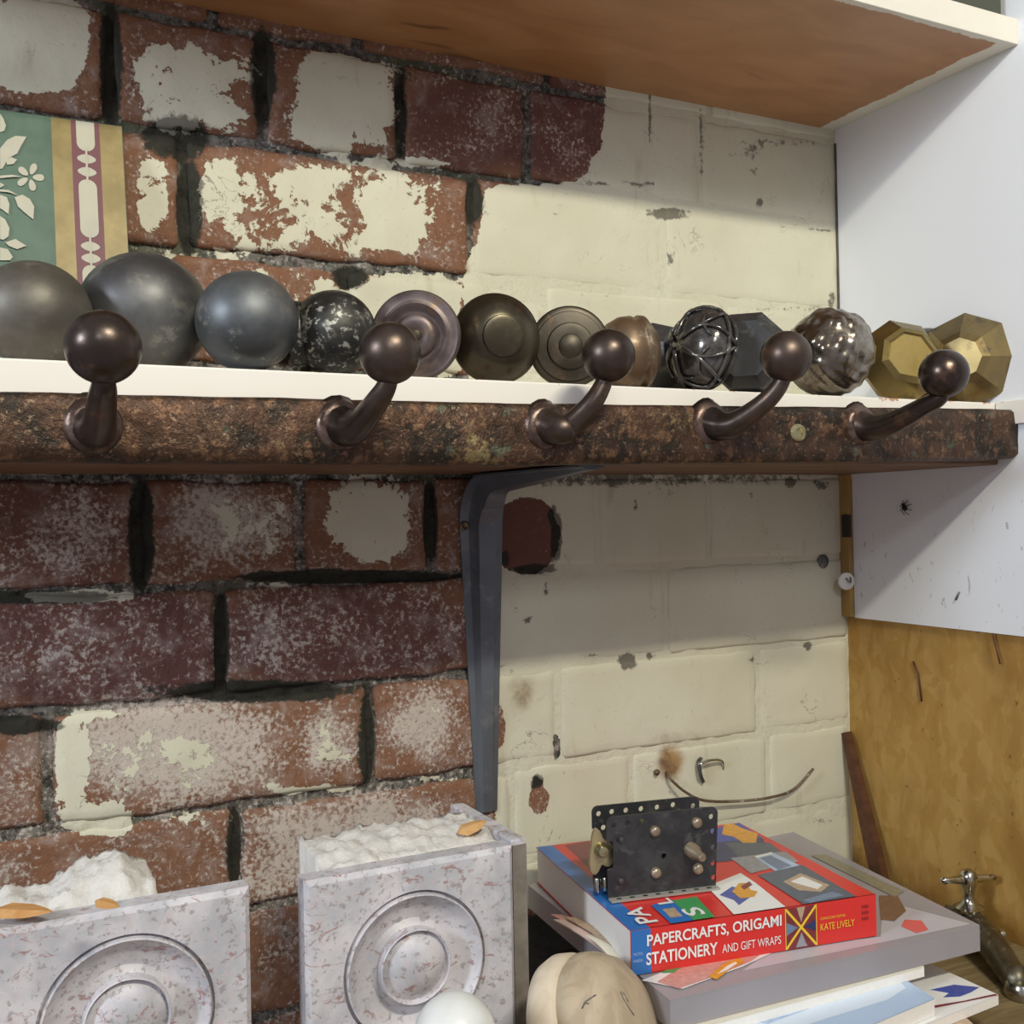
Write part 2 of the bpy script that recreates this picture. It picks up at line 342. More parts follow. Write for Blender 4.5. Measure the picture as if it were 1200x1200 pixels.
# ------------------------------------------------------------------ back wall: bricks and mortar
def blob(px, py, cx, cy, rx, ry, soft=.35, p=2): 
    d = (np.abs((px-cx)/rx)**p+np.abs((py-cy)/ry)**p)**(1/p); return np.clip((1+soft-d)/(2*soft), 0, 1)
def paint_edge(py):
    ys = [-80, 100, 150, 212, 218, 260, 305, 345, 430, 555, 640, 780, 1300]
    xs = [700, 706, 706, 685, 563, 556, 545, 540, 545, 575, 578, 578, 578]
    return np.interp(py, ys, xs)
def wear_shade(P):
    """hand-placed wear of this wall: paint, brick hue, salt bloom, soot and one painted-in dark gap; P is an (n,3) array on the wall"""
    Q = P.copy(); Q[:, 1] = 0; px, py = proj(Q)
    e = paint_edge(py); base = np.clip((px-e)/10*.5+.25, 0, 1)*.95+.12
    left = px < e
    add = lambda c, a: np.maximum(base, c*a)
    for (cx, cy, rx, ry, a, s) in [(45, 50, 62, 62, .75, .15), (205, 98, 50, 58, .66, .3), (268, 105, 42, 62, .52, .3), (402, 118, 72, 66, .60, .25), (398, 108, 58, 52, .74, .2), (560, 95, 70, 12, .4, .5),
                               (180, 225, 24, 55, .58, .35), (258, 225, 30, 45, .60, .3), (385, 245, 158, 58, .55, .25), (365, 215, 26, 18, .9, .2), (460, 255, 45, 45, .72, .25), (320, 218, 50, 24, .62, .3), (300, 285, 30, 12, .55, .4),
                               (235, 300, 60, 12, .5, .4), (450, 345, 110, 30, .70, .35), (500, 380, 80, 60, .8, .3), (330, 330, 60, 22, .5, .4), (400, 205, 130, 9, .55, .5), (470, 190, 90, 8, .6, .5),
                               (90, 698, 75, 7, .7, .3), (290, 610, 62, 60, .50, .5), (428, 605, 58, 58, .60, .3), (435, 615, 40, 48, .78, .2), (290, 685, 60, 7, .5, .3),
                               (85, 900, 22, 75, .68, .3), (115, 960, 45, 22, .8, .2), (170, 895, 90, 60, .40, .5), (110, 838, 35, 8, .7, .3), (225, 880, 40, 22, .6, .3), (390, 870, 30, 40, .42, .5),
                               (360, 925, 60, 8, .7, .3), (520, 915, 40, 7, .5, .4), (240, 960, 40, 14, .5, .5), (495, 850, 40, 45, .36, .4)]:
        base = np.where(left, add(blob(px, py, cx, cy, rx, ry, s, 3), a), base)
    # bare places in the painted part
    for (cx, cy, rx, ry, s) in [(618, 627, 40, 47, .12), (632, 938, 12, 17, .6), (629, 916, 6, 9, .7), (652, 876, 4, 16, .4), (555, 240, 10, 36, .5), (410, 322, 20, 14, .5), (588, 850, 6, 22, .4)]:
        base = base*(1-.95*blob(px, py, cx, cy, rx, ry, s))
    base = base*(1-.95*blob(px, py, 655, 1120, 52, 72, .25))  # paint left off in the gap beside the books, where shade is painted in
    hue = np.clip(blob(px, py, 660, 150, 70, 60, .2)+blob(px, py, 120, 760, 150, 75, .1)+.85*blob(px, py, 400, 745, 150, 62, .1)+.7*blob(px, py, 540, 150, 70, 60, .2)+.5*blob(px, py, 620, 625, 60, 60)+.55*blob(px, py, 60, 620, 120, 80)+.2, 0, 1)
    spk = np.where(py < 545, .30, .38)
    for (cx, cy, rx, ry, a) in [(300, 745, 50, 60, .55), (480, 740, 40, 30, .3), (200, 875, 140, 70, .95), (385, 870, 40, 45, .7), (495, 850, 45, 45, .9), (430, 985, 140, 60, .95), (500, 620, 60, 60, .3), (100, 620, 90, 60, .6), (265, 610, 80, 60, .8), (180, 1000, 130, 50, .4), (30, 900, 50, 60, .5), (320, 1025, 60, 40, .7), (420, 120, 60, 60, .3)]:
        spk = np.maximum(spk, a*blob(px, py, cx, cy, rx, ry, .5))
    spk = spk*(1-.9*blob(px, py, 618, 627, 48, 55, .2)); hue = np.maximum(hue, .9*blob(px, py, 618, 627, 48, 55, .2))
    drk = np.zeros_like(px)
    for (cx, cy, rx, ry, a) in [(925, 566, 8, 7, .95), (960, 568, 13, 5, .9), (880, 582, 6, 5, .8), (745, 592, 5, 9, .6), (770, 576, 26, 6, .5), (905, 648, 18, 6, .42), (945, 668, 6, 9, .6), (760, 682, 5, 5, .7), (768, 715, 9, 38, .42), (702, 690, 5, 5, .5), (618, 725, 5, 5, .8), (880, 772, 5, 5, .7), (896, 800, 4, 26, .55), (690, 769, 12, 4, .6), (947, 757, 7, 5, .8), (762, 768, 6, 7, .8), (660, 905, 5, 5, .6), (640, 965, 5, 22, .5), (700, 800, 5, 14, .4), (605, 700, 10, 40, .42), (740, 790, 4, 30, .45), (810, 830, 4, 20, .4), (955, 962, 34, 6, .5), (700, 260, 5, 30, .4), (640, 250, 30, 4, .5), (730, 215, 60, 4, .6), (680, 345, 60, 5, .45), (880, 200, 12, 8, .5), (890, 238, 5, 8, .7), (870, 180, 26, 10, .5), (957, 270, 30, 4, .6), (975, 350, 5, 14, .7), (205, 160, 40, 30, .9), (222, 240, 16, 60, 1), (130, 70, 14, 80, 1), (308, 90, 16, 60, .9), (470, 130, 10, 60, .7), (165, 625, 16, 70, 1), (50, 700, 90, 8, 1), (400, 676, 140, 8, 1), (505, 610, 9, 50, 1), (260, 750, 9, 60, 1),
                                (300, 810, 130, 14, .9), (430, 860, 12, 70, .8), (275, 1000, 9, 60, .9), (652, 632, 6, 30, 1), (628, 667, 26, 6, 1), (648, 605, 6, 14, .9), (592, 655, 8, 14, .8), (20, 850, 60, 12, .9), (629, 916, 8, 9, 1), (640, 690, 6, 10, .7), (600, 780, 12, 25, .35), (615, 745, 8, 30, .3),
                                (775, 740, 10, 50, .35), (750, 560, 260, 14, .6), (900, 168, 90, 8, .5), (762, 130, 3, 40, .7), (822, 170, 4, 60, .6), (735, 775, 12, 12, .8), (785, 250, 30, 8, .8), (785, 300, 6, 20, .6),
                                (330, 1120, 60, 80, .34), (655, 1120, 55, 62, 1), (555, 235, 12, 30, .9), (410, 325, 22, 14, .9), (560, 90, 400, 18, .35), (940, 362, 60, 5, .5), (890, 290, 100, 4, .3)]:  # the full-strength entry left of the books paints that gap's deep shade
        drk = np.maximum(drk, a*blob(px, py, cx, cy, rx, ry, .5))
    rust = np.zeros_like(px)
    for (cx, cy, rx, ry, a) in [(612, 812, 16, 20, .50), (786, 893, 15, 19, .95), (790, 866, 44, 14, .34), (715, 580, 4, 32, .45), (590, 880, 8, 20, .3), (700, 905, 40, 20, .12)]:
        rust = np.maximum(rust, a*blob(px, py, cx, cy, rx, ry, .6))
    paint = base
    return np.stack([paint, hue, spk, drk], 1).astype(np.float32), rust.astype(np.float32)
def set_wear_shade(me, P):
    w4, ru = wear_shade(P)
    a = me.color_attributes.new('wear_shade', 'FLOAT_COLOR', 'POINT'); a.data.foreach_set('color', np.ascontiguousarray(w4).ravel())
    r4 = np.zeros((len(ru), 4), np.float32); r4[:, 0] = ru; r4[:, 3] = 1
    b = me.color_attributes.new('rust', 'FLOAT_COLOR', 'POINT'); b.data.foreach_set('color', r4.ravel())

Z = [.405, .332, .2567, .1797, .105, .0325, -.0397, -.1132, -.187, -.2575, -.330, -.402]
JX = [  # vertical joints of each course, read along the wall (photograph x at the course's height)
    [(60,), (250,), (420,), (640,), (830,)], [130, 308, 470, 619, 762, 820], [215, 553, 778], [30, 188, 405, 640, 850], [100, 350, 600, 850],
    [163, 352, 505, 700, 830], [-60, 258, 555, 781], [57, 435, 655, 888], [-40, 280, 600, 740, 900], [150, 262, 480, 800], [60, 400, 640, 880]]
wall = None
def painted_zone(x, z):
    px, py = proj(np.array([[x, 0, z]]).repeat(1, 0)); return float(np.clip((px[0]-paint_edge(py)[0])/25+.3, 0, 1))
# mortar bed: one continuous relief
xs = np.arange(-.80, .0101, .0032); zs = np.arange(-.44, .405, .0032); nx, nz = len(xs), len(zs)
XX, ZZ = np.meshgrid(xs, zs); MP = np.stack([XX.ravel(), np.zeros(XX.size), ZZ.ravel()], 1)
px, py = proj(MP); zone = np.clip((px-paint_edge(py))/25+.3, 0, 1)*(1-blob(px, py, 618, 627, 40, 46, .12)*.7)
w4, _ = wear_shade(MP); zone = np.maximum(zone, np.clip((w4[:, 0]-.45)*2.2, 0, 1)*.75)
nn = np.array([noise.noise((a*60, 3.1, b*60))*.6+noise.noise((a*160, 1.1, b*160))*.4 for a, _, b in MP])
MP[:, 1] = .0036*(1-zone)+.0004*zone+nn*(.0042*(1-zone)+.0009*zone)
idx = np.arange(nx*nz).reshape(nz, nx)
fc = np.stack([idx[:-1, :-1], idx[:-1, 1:], idx[1:, 1:], idx[1:, :-1]], -1).reshape(-1, 4).tolist()
wall = mesh('wall_back', MP, fc, M_MORTAR, None, True); set_wear_shade(wall.data, MP); wall['kind'] = 'structure'
wall['label'] = 'old brick wall behind the shelves, bare red brick left, cream paint right'
box('wall_core', -.80, .0, .02, .05, -.44, .405, M_MORTAR, wall, 0)

def brick(x0, x1, z0, z1, sd):
    rnd = random.Random(sd); zn = painted_zone((x0+x1)/2, (z0+z1)/2)
    zl, zr = painted_zone(x0+.01, (z0+z1)/2), painted_zone(x1-.01, (z0+z1)/2)
    g = .0034 if zn < .6 else .0022
    ax0 = x0+(.0036 if zl < .5 else .0018); ax1 = x1-(.0036 if zr < .5 else .0018); az0, az1 = z0+g*rnd.uniform(.8, 1.2), z1-g*rnd.uniform(.8, 1.2)
    fy = rnd.uniform(-.0018, .001) if zn < .5 else rnd.uniform(-.0007, .0003)
    nx = max(8, int((ax1-ax0)/.0048)); nz = 8; V = []; bev = .0020
    eu = min(.04, .0026/(ax1-ax0)); us = [0, eu]+[eu+(1-2*eu)*i/(nx-2) for i in range(1, nx-2)]+[1-eu, 1]
    vs_ = [0, .04]+[.04+.92*i/12 for i in range(1, 12)]+[.96, 1]
    tilt = rnd.uniform(-.0008, .0008)
    for j, v in enumerate(vs_):
        for i, u in enumerate(us):
            x = ax0+(ax1-ax0)*u; z = az0+(az1-az0)*v
            edge = i in (0, len(us)-1) or j in (0, len(vs_)-1)
            amp = .0024*(1-zn*.55)
            x += noise.noise((x*45+sd, z*45, 1.7))*amp; z += noise.noise((x*38, z*38+sd, 5.3))*amp*1.2
            y = fy+noise.noise((x*55, z*55, sd))*.0011*(1-.5*zn)+tilt*(u-.5)
            if edge: y += bev*(1-.45*zn)
            corner = (i in (0, len(us)-1)) and (j in (0, len(vs_)-1))
            if corner: x += (.0012 if i == 0 else -.0012); z += (.0012 if j == 0 else -.0012); y += .0012
            V.append((x, y, z))
    W = len(us); H = len(vs_); Fc = [(j*W+i, j*W+i+1, (j+1)*W+i+1, (j+1)*W+i) for j in range(H-1) for i in range(W-1)]
    rim = [i for i in range(W)]+[j*W+W-1 for j in range(1, H)]+[(H-1)*W+i for i in range(W-2, -1, -1)]+[j*W for j in range(H-2, 0, -1)]
    s = len(V); V += [(V[k][0], .016, V[k][2]) for k in rim]; n = len(rim)
    Fc += [(rim[(k+1) % n], rim[k], s+k, s+(k+1) % n) for k in range(n)]
    o = mesh('brick', V, Fc, M_BRICK, wall, True); set_wear_shade(o.data, np.array(V))
sd = 1
for r in range(len(Z)-1):
    z1, z0 = Z[r], Z[r+1]; js = []
    for j in JX[r]:
        j = j[0] if isinstance(j, tuple) else j
        # the joint's x is read at mid height of the course
        p = None
        for yy in range(-120, 1330, 2):
            q = at(j, yy, 1, 0)
            if q.z < (z0+z1)/2: p = q; break
        js.append(p.x)
    if js[0] > -.72: js = [-.80]+([-.735] if js[0]-(-.735) > .05 and js[0] > -.65 else [])+js
    else: js = [-.80]+js
    js = js+[.004]
    for a, b in zip(js, js[1:]):
        sd += 1
        if b-a > .02: brick(a, b, z0, z1, sd)

# ------------------------------------------------------------------ right wall: strand board below, white board above
wr = box('wall_right', .0035, .016, -.42, .03, -.44, -.0905, M_OSB, None, .0008); wr['kind'] = 'structure'; wr['label'] = 'right wall of strand board with a white painted board above it'
bm = bmesh.new()
# lower part of the white board starts a little out from the corner, upper part meets the corner
prof = [(-.012, -.0932), (-.42, -.0965), (-.42, .42), (.012, .42), (.012, .030), (-.012, .030)]
vf = [bm.verts.new((0, y, z)) for y, z in prof]; vb = [bm.verts.new((.012, y, z)) for y, z in prof]
bm.faces.new(vf); bm.faces.new(vb[::-1])
for k in range(6): bm.faces.new((vf[k], vf[(k+1) % 6], vb[(k+1) % 6], vb[k]))
frombm('white_panel', bm, M_PANEL, wr)
box('corner_batten', -.0045, .0120, -.0115, .001, -.0925, .0335, M_BATTEN, wr, .0006)
box('dark_patch', -.0055, -.002, -.0122, -.004, -.022, -.002, plain('black_tape', (.02, .018, .015), .5), wr, .0003)
box('edge_batten', -.0030, .0005, -.215, -.1640, .0630, .0808, M_WHITE, wr, .0005)
box('corner_crack_shade', -.0011, -.0001, -.0022, .0, .0806, .33, plain('painted_crack_shade', (.09, .08, .065), .9, var=.6, sc=120), wr, 0)  # thin dark strip, its colour stands in for the shadow of the corner crack
# nails and hairline cracks of the strand board: slivers standing proud
def sliver(name, pts, r, mat): return tube(name, [at(x, y, 0, -.001 if name != 'strand' else .0025) for x, y in pts], r, mat, wr, 6)
sliver('nail', [(1163, 742), (1168, 762), (1172, 778)], .0007, M_ROD); sliver('strand', [(1070, 775), (1076, 790), (1080, 822)], .0008, M_ROD)
sliver('nail', [(1120, 703), (1124, 694)], .0008, M_DARK)

# ------------------------------------------------------------------ upper shelf and what stands on it
sh = tag(box('upper_shelf', -.80, .0, -.1885, .001, .3420, .3610, M_USHELF, None, .0006), 'upper shelf, brown varnished underside with ragged cream paint along its edges', 'shelf')
q = at(1160, 8, 1, -.165)
g = tag(box('storage_box', -.075, -.006, -.180, -.11, .3612, .42, plain('dark_green_tin', (.05, .055, .035), .5), None, .002), 'dark green box on the upper shelf at the top right corner', 'box')

# ------------------------------------------------------------------ lower shelf
ls = empty('lower_shelf', (-.4, 0, .0335))
tag(ls, 'lower shelf, chipped white board on brown timber, carrying the row of metal knobs', 'shelf')
def ch(name, x0, x1, y0, y1, z0, z1, mat, par, bev=.0008):
    o = box(name, x0, x1, y0, y1, z0, z1, mat, par, bev); o.matrix_parent_inverse = Matrix.Translation(-par.location) if par.rotation_euler[2] == 0 else par.matrix_world.inverted(); return o
ch('white_board', -.80, -.0003, -.163, .0005, .0628, .0805, M_WHITE, ls, .0010)
ch('timber', -.80, -.0003, -.1632, .0005, .0335, .0626, M_TIMBER, ls, .0012)

# ------------------------------------------------------------------ hook rail
rail = empty('hook_rail', (-.4, -.178, .05))
tag(rail, 'long hammered rusty iron rail with five ball-ended hooks screwed along the lower shelf', 'coat rack')
inv = Matrix.Translation(-rail.location)
def par(o, p):
    o.parent = p; bpy.context.view_layer.update(); o.matrix_parent_inverse = p.matrix_world.inverted(); return o
V = []; Fc = []; n = 180
prf = [(-.1655, 0), (-.1775, .0), (-.1800, .06), (-.1806, .5), (-.1800, .93), (-.1775, 1), (-.1655, 1)]
prf = [(-.1655, 0), (-.1770, .0), (-.1800, .07), (-.1805, .25), (-.1806, .45), (-.1806, .65), (-.1804, .82), (-.1795, .94), (-.1770, 1), (-.1655, 1)]
for i in range(n+1):
    u = i/n; x = -.80+(.80+.0015)*u; t = (x+.68)/.68
    zt = np.interp(x, [-.80, -.68, -.42, -.025, 0], [.0615, .0628, .0656, .0738, .0738]); zb = np.interp(x, [-.8, -.68, -.42, -.025, 0], [.031, .031, .0305, .0362, .0378])
    if x > -.0025: zt -= .0016; zb += .0016
    for y, v in prf:
        z = zb+(zt-zb)*v; wv = noise.noise((x*30, z*45, 2))*.0009+noise.noise((x*90, z*110, 6))*.0006+noise.noise((x*220, z*220, 9))*.00035
        front = y < -.176; V.append((x, y-(wv if front else 0), z+(noise.noise((x*28, 4, 4))*.0005 if v in (0, 1) else 0)))
m_ = len(prf)
for i in range(n):
    for k in range(m_): a, b = i*m_+k, i*m_+(k+1) % m_; Fc.append((a, b, b+m_, a+m_))
Fc.append(tuple(range(m_))[::-1]); Fc.append(tuple(n*m_+k for k in range(m_)))
o = mesh('rail_bar', V, Fc, M_RAIL, None, True); par(o, rail)
try: o.data.set_sharp_from_angle(angle=math.radians(60))
except Exception: pass
bases = [(112, 500), (400, 500), (640, 501), (832, 497), (1008, 499)]
balls = [(121, 407, 43.5), (457, 414, 36.5), (713, 417, 31.5), (921, 418, 30), (1106, 438, 28.5)]
RB = .0152
for k, ((bx, by), (x, y, r)) in enumerate(zip(bases, balls)):
    dep = RB*FPX/r; C = Vector(CAM+ray(x, y)*dep)
    B = at(bx, by, 1, -.179)
    out = Vector((0, -1, 0)); d = C-B
    P = spline([B+Vector((-.001, .006, .002)), B+Vector((d.x*.15, -.009, -.0020)), B+Vector((d.x*.34, d.y*.42, d.z*.03-.001)), B+Vector((d.x*.68, d.y*.78, d.z*.30)), C+Vector((-d.x*.06, .002, -RB*.9)), C], 7)
    n = len(P); f = [i/(n-1) for i in range(n)]
    rr = np.interp(f, [0, .09, .2, .36, .55, .74, .87, 1], [.0155, .0108, .0088, .0076, .0062, .0051, .0044, .004])
    h = tube('hook', P, list(rr), M_IRON, None, 18); par(h, rail)
    boss = lathe('boss', [(.0150, -.003), (.0146, -.0005), (.0132, .0018), (.0118, .0036), (.009, .0045)], metal_mat('bright_worn_boss', (.085, .055, .042), (.17, .12, .10), (.10, .05, .035), .33, 90, .7, metal=.75) if k == 0 else bossm, None, 28, True, Matrix.Translation(B+Vector((-.0008, .000, .0005))) @ dir_mtx((0, -1, 0)))
    if k == 0: bossm = boss.data.materials[0]
    par(boss, h)
    s = lathe('ball', [(max(.0002, RB*math.cos(a)), RB*math.sin(a)) for a in [math.radians(-89+178*i/28) for i in range(29)]], M_IRON, None, 40, True, Matrix.Translation(C)); par(s, h)
B = at(935, 507, 1, -.1812)
s = lathe('screw', [(.0056, -.001), (.0056, .0006), (.0046, .0014), (.0028, .0016), (.0022, .0003), (.0008, .0002)], M_SCREW, None, 24, False, Matrix.Translation(B) @ dir_mtx((-.2, -1, 0))); par(s, rail); s['label'] = 'brass coloured screw'

# ------------------------------------------------------------------ steel bracket
br = empty('shelf_bracket', (-.357, 0, -.216)); tag(br, 'grey pressed steel bracket under the lower shelf, screwed to the wall', 'bracket')
path = []
for i in range(13): path.append(((0, -.216+(-.004+.216)*i/12), (0, 1)))
for i in range(1, 14):
    a = math.radians(90*i/14); path.append(((-.0362+.0362*math.cos(a), -.004+.0362*math.sin(a)), (-math.sin(a), math.cos(a))))
for i in range(13): path.append(((-.0362-(.1615-.0362)*i/12, .0322), (-1, 0)))
V = []; Fc = []; L = len(path)
for i, ((y, z), (ty, tz)) in enumerate(path):
    f = i/(L-1); nrm = (-tz, ty)      # away from wall / shelf:  vertical part -> -Y ; arm -> -Z
    nrm = (-tz, ty)
    wd = np.interp(i, [0, 12, 26, L-1], [.0085, .0175, .0175, .0085]); rg = np.interp(i, [0, 12, 19, 26, L-1], [.003, .012, .017, .012, .003]); rw = wd*.55
    sec = [(-wd, 0), (-wd, .0014), (-rw-.001, .0018), (-rw*.72, rg), (rw*.72, rg), (rw+.001, .0018), (wd, .0014), (wd, 0)]
    for u, h in sec: V.append((-.357+u, y+nrm[0]*h-.0002, z+nrm[1]*h-.0003))
for i in range(L-1):
    for k in range(8): a, b = i*8+k, i*8+(k+1) % 8; Fc.append((a, b, b+8, a+8))
Fc.append(tuple(range(8))); Fc.append(tuple((L-1)*8+k for k in range(7, -1, -1)))
o = mesh('bracket_body', V, Fc, M_STEEL, None, False); par(o, br)
for x, y in [(544, 616), (577, 600)]:
    B = at(x, y, 1, -.0018); s = lathe('screw', [(.0036, -.001), (.0036, .0006), (.0024, .0016), (.0010, .0010)], M_TAN, None, 16, False, Matrix.Translation(B) @ dir_mtx((0, -1, 0))); par(s, br)

# ------------------------------------------------------------------ knobs on the lower shelf
ST = .0805
def seat(x, y, Y):
    P = at(x, y, 1, Y); return P, P.z-ST-.0001
G = 'metal door knobs lined up on the lower shelf'
def knob_obj(name, label, C, R, mat, facing, prof=None, seg=56, smooth=True, **kw):
    root = empty(name, (C.x, C.y, ST)); tag(root, label, 'knob', G); return root
def sphere_prof(R, a0=-89, n=30, sq=1.0): return [(max(.0002, R*math.cos(a)), R*sq*math.sin(a)) for a in [math.radians(a0+(89-a0)*i/n) for i in range(n+1)]]
def T(C, d): return Matrix.Translation(C) @ dir_mtx(d)
tocam = lambda C: (Vector(CAM)-C).normalized()
# 1-3 plain balls, each on a short neck behind
for (x, y, Y, mat, lab, sq, dd) in [(40, 368, -.128, M_DUST, 'large dusty grey-brown ball knob at the left end of the lower shelf', .95, (-.2, -.3, 1)),
                                (169, 369, -.108, M_DARK, 'largest dark grey ball knob standing in front of the painted panel', .96, (.1, -.5, 1)),
                                (290, 377, -.150, M_DARK2, 'smooth blue-grey ball knob, third from the left on the shelf', .99, (0, -1, .1))]:
    C, R = seat(x, y, Y); root = knob_obj('door_knob', lab, C, R, mat, dd)
    o = lathe('knob_head', sphere_prof(R, sq=sq), mat, None, 64, True, Matrix.Translation(C)); par(o, root)
    o = lathe('neck', [(R*.42, 0), (R*.36, R*.3), (R*.40, R*.40), (R*.40, R*.5)], M_DARK, None, 28, True, T(C+Vector((0, R*.80, -R*.12)), (0, 1, -.05))); par(o, root)
# 4 small black knob with dark collar at its left
C, R = seat(391, 391, -.148); root = knob_obj('door_knob', 'small blotchy black ball knob beside the blue-grey ball', C, R, M_BLACK, None)
o = lathe('knob_head', sphere_prof(R), M_BLACK, None, 56, True, Matrix.Translation(C)); par(o, root)
o = lathe('collar', [(R*.5, -.3*R), (R*.82, 0), (R*.86, R*.3), (R*.62, R*.45), (R*.6, R*.8)], M_BLACK, None, 40, True, T(C+Vector((-R*.52, R*.30, -R*.08)), (-1, .45, 0))); par(o, root)
# 5 rosette knob facing the viewer
C, R = seat(487, 393, -.146); f = tocam(C)+Vector((-.16, 0, .06)); root = knob_obj('door_knob', 'plum-brown turned knob with concentric rings and a hollow centre', C, R, M_ROSE, None)
pr = [(.45, -1.15), (.5, -.8), (.86, -.62), (.97, -.35), (1.0, -.1), (.985, .02), (.94, .06), (.80, .03), (.76, .05), (.70, .09), (.62, .03), (.56, -.05), (.50, -.06), (.46, .04), (.40, .10), (.30, .12), (.20, .08), (.12, .04), (.01, .03)]
o = lathe('knob_head', [(a*R, b*R) for a, b in pr], M_ROSE, None, 72, True, T(C, f)); par(o, root)
o = lathe('centre_plug', [(.13*R, .02*R), (.12*R, .11*R), (.05*R, .13*R)], M_OLIVE, None, 16, True, T(C, f)); par(o, root)
# 6 stepped dark knob
C, R = seat(584, 396, -.148); f = tocam(C)+Vector((.26, 0, .12)); root = knob_obj('door_knob', 'dark olive domed knob with flat round face, right of the ringed knob', C, R, M_OLIVE, None)
pr = [(.4, -1.1), (.45, -.8), (.82, -.60), (.96, -.30), (1.0, -.02), (.975, .05), (.93, .08), (.90, .20), (.72, .40), (.52, .52), (.46, .54), (.44, .60), (.36, .62), (.02, .62)]
o = lathe('knob_head', [(a*R, b*R) for a, b in pr], M_OLIVE, None, 64, True, T(C-f.normalized()*R*.15, f)); par(o, root)
# 7 flat ringed knob
C, R = seat(668, 406, -.146); f = tocam(C)+Vector((.12, 0, .10)); root = knob_obj('door_knob', 'olive-brown knob with fine stepped rings, partly behind the middle hook ball', C, R, M_OLIVE, None)
pr = [(.4, -1.1), (.5, -.8), (.85, -.6), (.98, -.3), (1.0, 0), (.95, .06), (.86, .07), (.84, .13), (.74, .15), (.58, .17), (.55, .23), (.45, .25), (.30, .25), (.26, .30), (.02, .32)]
o = lathe('knob_head', [(a*R, b*R) for a, b in pr], metal_mat('brown_olive_metal', (.065, .054, .038), (.10, .085, .062), (.15, .10, .06), .42, 20, .15, metal=.75), None, 64, True, T(C-f.normalized()*R*.1, f)); par(o, root)
# 8 tan knob turned to the right
C, R = seat(741, 413, -.150); f = Vector((1, -.25, .12)); root = knob_obj('door_knob', 'rusty tan knob lying sideways with a bright ringed rim', C, R, M_TAN, None)
pr = [(.45, -.9), (.5, -.75), (.84, -.62), (.98, -.30), (.99, -.02), (.92, .10), (.92, .17), (.98, .22), (.96, .34), (.88, .40), (.80, .46), (.62, .60), (.35, .70), (.02, .72)]
o = lathe('knob_head', [(a*R, b*R) for a, b in pr], M_TAN, None, 56, True, T(C, f)); par(o, root)
# 9 dark faceted one behind
C, R = seat(775, 408, -.100); R = (at(775, 377, 1, -.1).z-ST)/2; C = Vector((C.x, C.y, ST+R)); root = knob_obj('door_knob', 'dark faceted knob behind the tan and glossy black knobs', C, R, M_BLACK, None)
pr = [(.45, -1), (.5, -.7), (.95, -.45), (1.05, .1), (.8, .6), (.5, .72)]
o = lathe('knob_head', [(a*R*.95, b*R) for a, b in pr], M_DARK, None, 8, False, T(C, (.35, -1, .1)), .5); par(o, root)
# 10 glossy pierced black knob
C, R = seat(822, 409, -.150); root = knob_obj('door_knob', 'glossy black knob with raised basket-weave straps', C, R, M_GLOSS, None)
f = Vector((-.95, .05, .15)); Mx = T(C, f); sx = .72
o = lathe('knob_head', [(max(.0002, R*.93*math.cos(a)), R*.66*math.sin(a)) for a in [math.radians(-89+178*i/24) for i in range(25)]], M_GLOSS, None, 48, True, Mx); par(o, root)
Q = dir_mtx(f); bm = bmesh.new()
def onk(lat, lon): a, b = math.radians(lat), math.radians(lon); return Mx @ Vector((R*.97*math.cos(a)*math.cos(b), R*.97*math.cos(a)*math.sin(b), R*.72*math.sin(a)))
for k in range(6):
    L0 = k*60
    tube_bm(bm, [onk(-30+110*i/10, L0+34*math.sin(i/10*math.pi*.5)) for i in range(11)], .00125, 6)
    tube_bm(bm, [onk(-30+110*i/10, L0-34*math.sin(i/10*math.pi*.5)) for i in range(11)], .00125, 6)
    tube_bm(bm, [onk(28+10*math.sin(i/6*math.pi), L0+8+44*i/6) for i in range(7)], .0009, 6)
for lat, rr in ((-30, .0016), (-8, .0013)):
    tube_bm(bm, [onk(lat, 360*i/36) for i in range(37)], rr, 6)
par(frombm('strap_work', bm, M_GLOSS, None, True), root)
# 11 dark octagonal knob
C, R = seat(877, 415, -.148); root = knob_obj('door_knob', 'matt slate-grey octagonal knob right of the glossy black one', C, R, M_DARK2, None)
pr = [(.5, -.95), (.55, -.85), (.95, -.7), (1.06, -.15), (1.02, .45), (.74, .75)]
o = lathe('knob_head', [(a*R*.97, b*R) for a, b in pr], metal_mat('slate_metal', (.05, .05, .05), (.075, .075, .075), (.11, .11, .10), .45, 20, .2, metal=.5), None, 8, False, T(C, (-.9, -.9, .06)), .5); par(o, root)
# 12 embossed ball: swirling ribs and beads
C, R = seat(972, 414, -.150); root = knob_obj('door_knob', 'shiny embossed ball knob with swirling ribs below and berries above', C, R, M_SILV, None)
V = []; nu, nv = 96, 60; bead = [(random.uniform(0, 6.28), random.uniform(.1, 1.35)) for _ in range(46)]
bdir = [Vector((math.cos(b)*math.cos(a), math.cos(b)*math.sin(a), math.sin(b))) for a, b in bead]
for j in range(nv+1):
    th = math.radians(-89.5+179*j/nv)
    for i in range(nu):
        ph = 2*math.pi*i/nu; d = Vector((math.cos(th)*math.cos(ph), math.cos(th)*math.sin(ph), math.sin(th)))
        if th < .25: h = .018*math.sin(12*(ph+th*1.5))*math.cos(th)
        else: h = max([max(0, 1-((d-q).length/.17)**2) for q in bdir])*.05-.01
        V.append(d*R*(.985+h))
Fc = [(j*nu+i, j*nu+(i+1) % nu, (j+1)*nu+(i+1) % nu, (j+1)*nu+i) for j in range(nv) for i in range(nu)]+[tuple(range(nu))[::-1], tuple(nv*nu+i for i in range(nu))]
Mx = T(C, (-.2, -.7, .8)); o = mesh('knob_head', [Mx @ v for v in V], Fc, M_SILV, None, True); par(o, root)
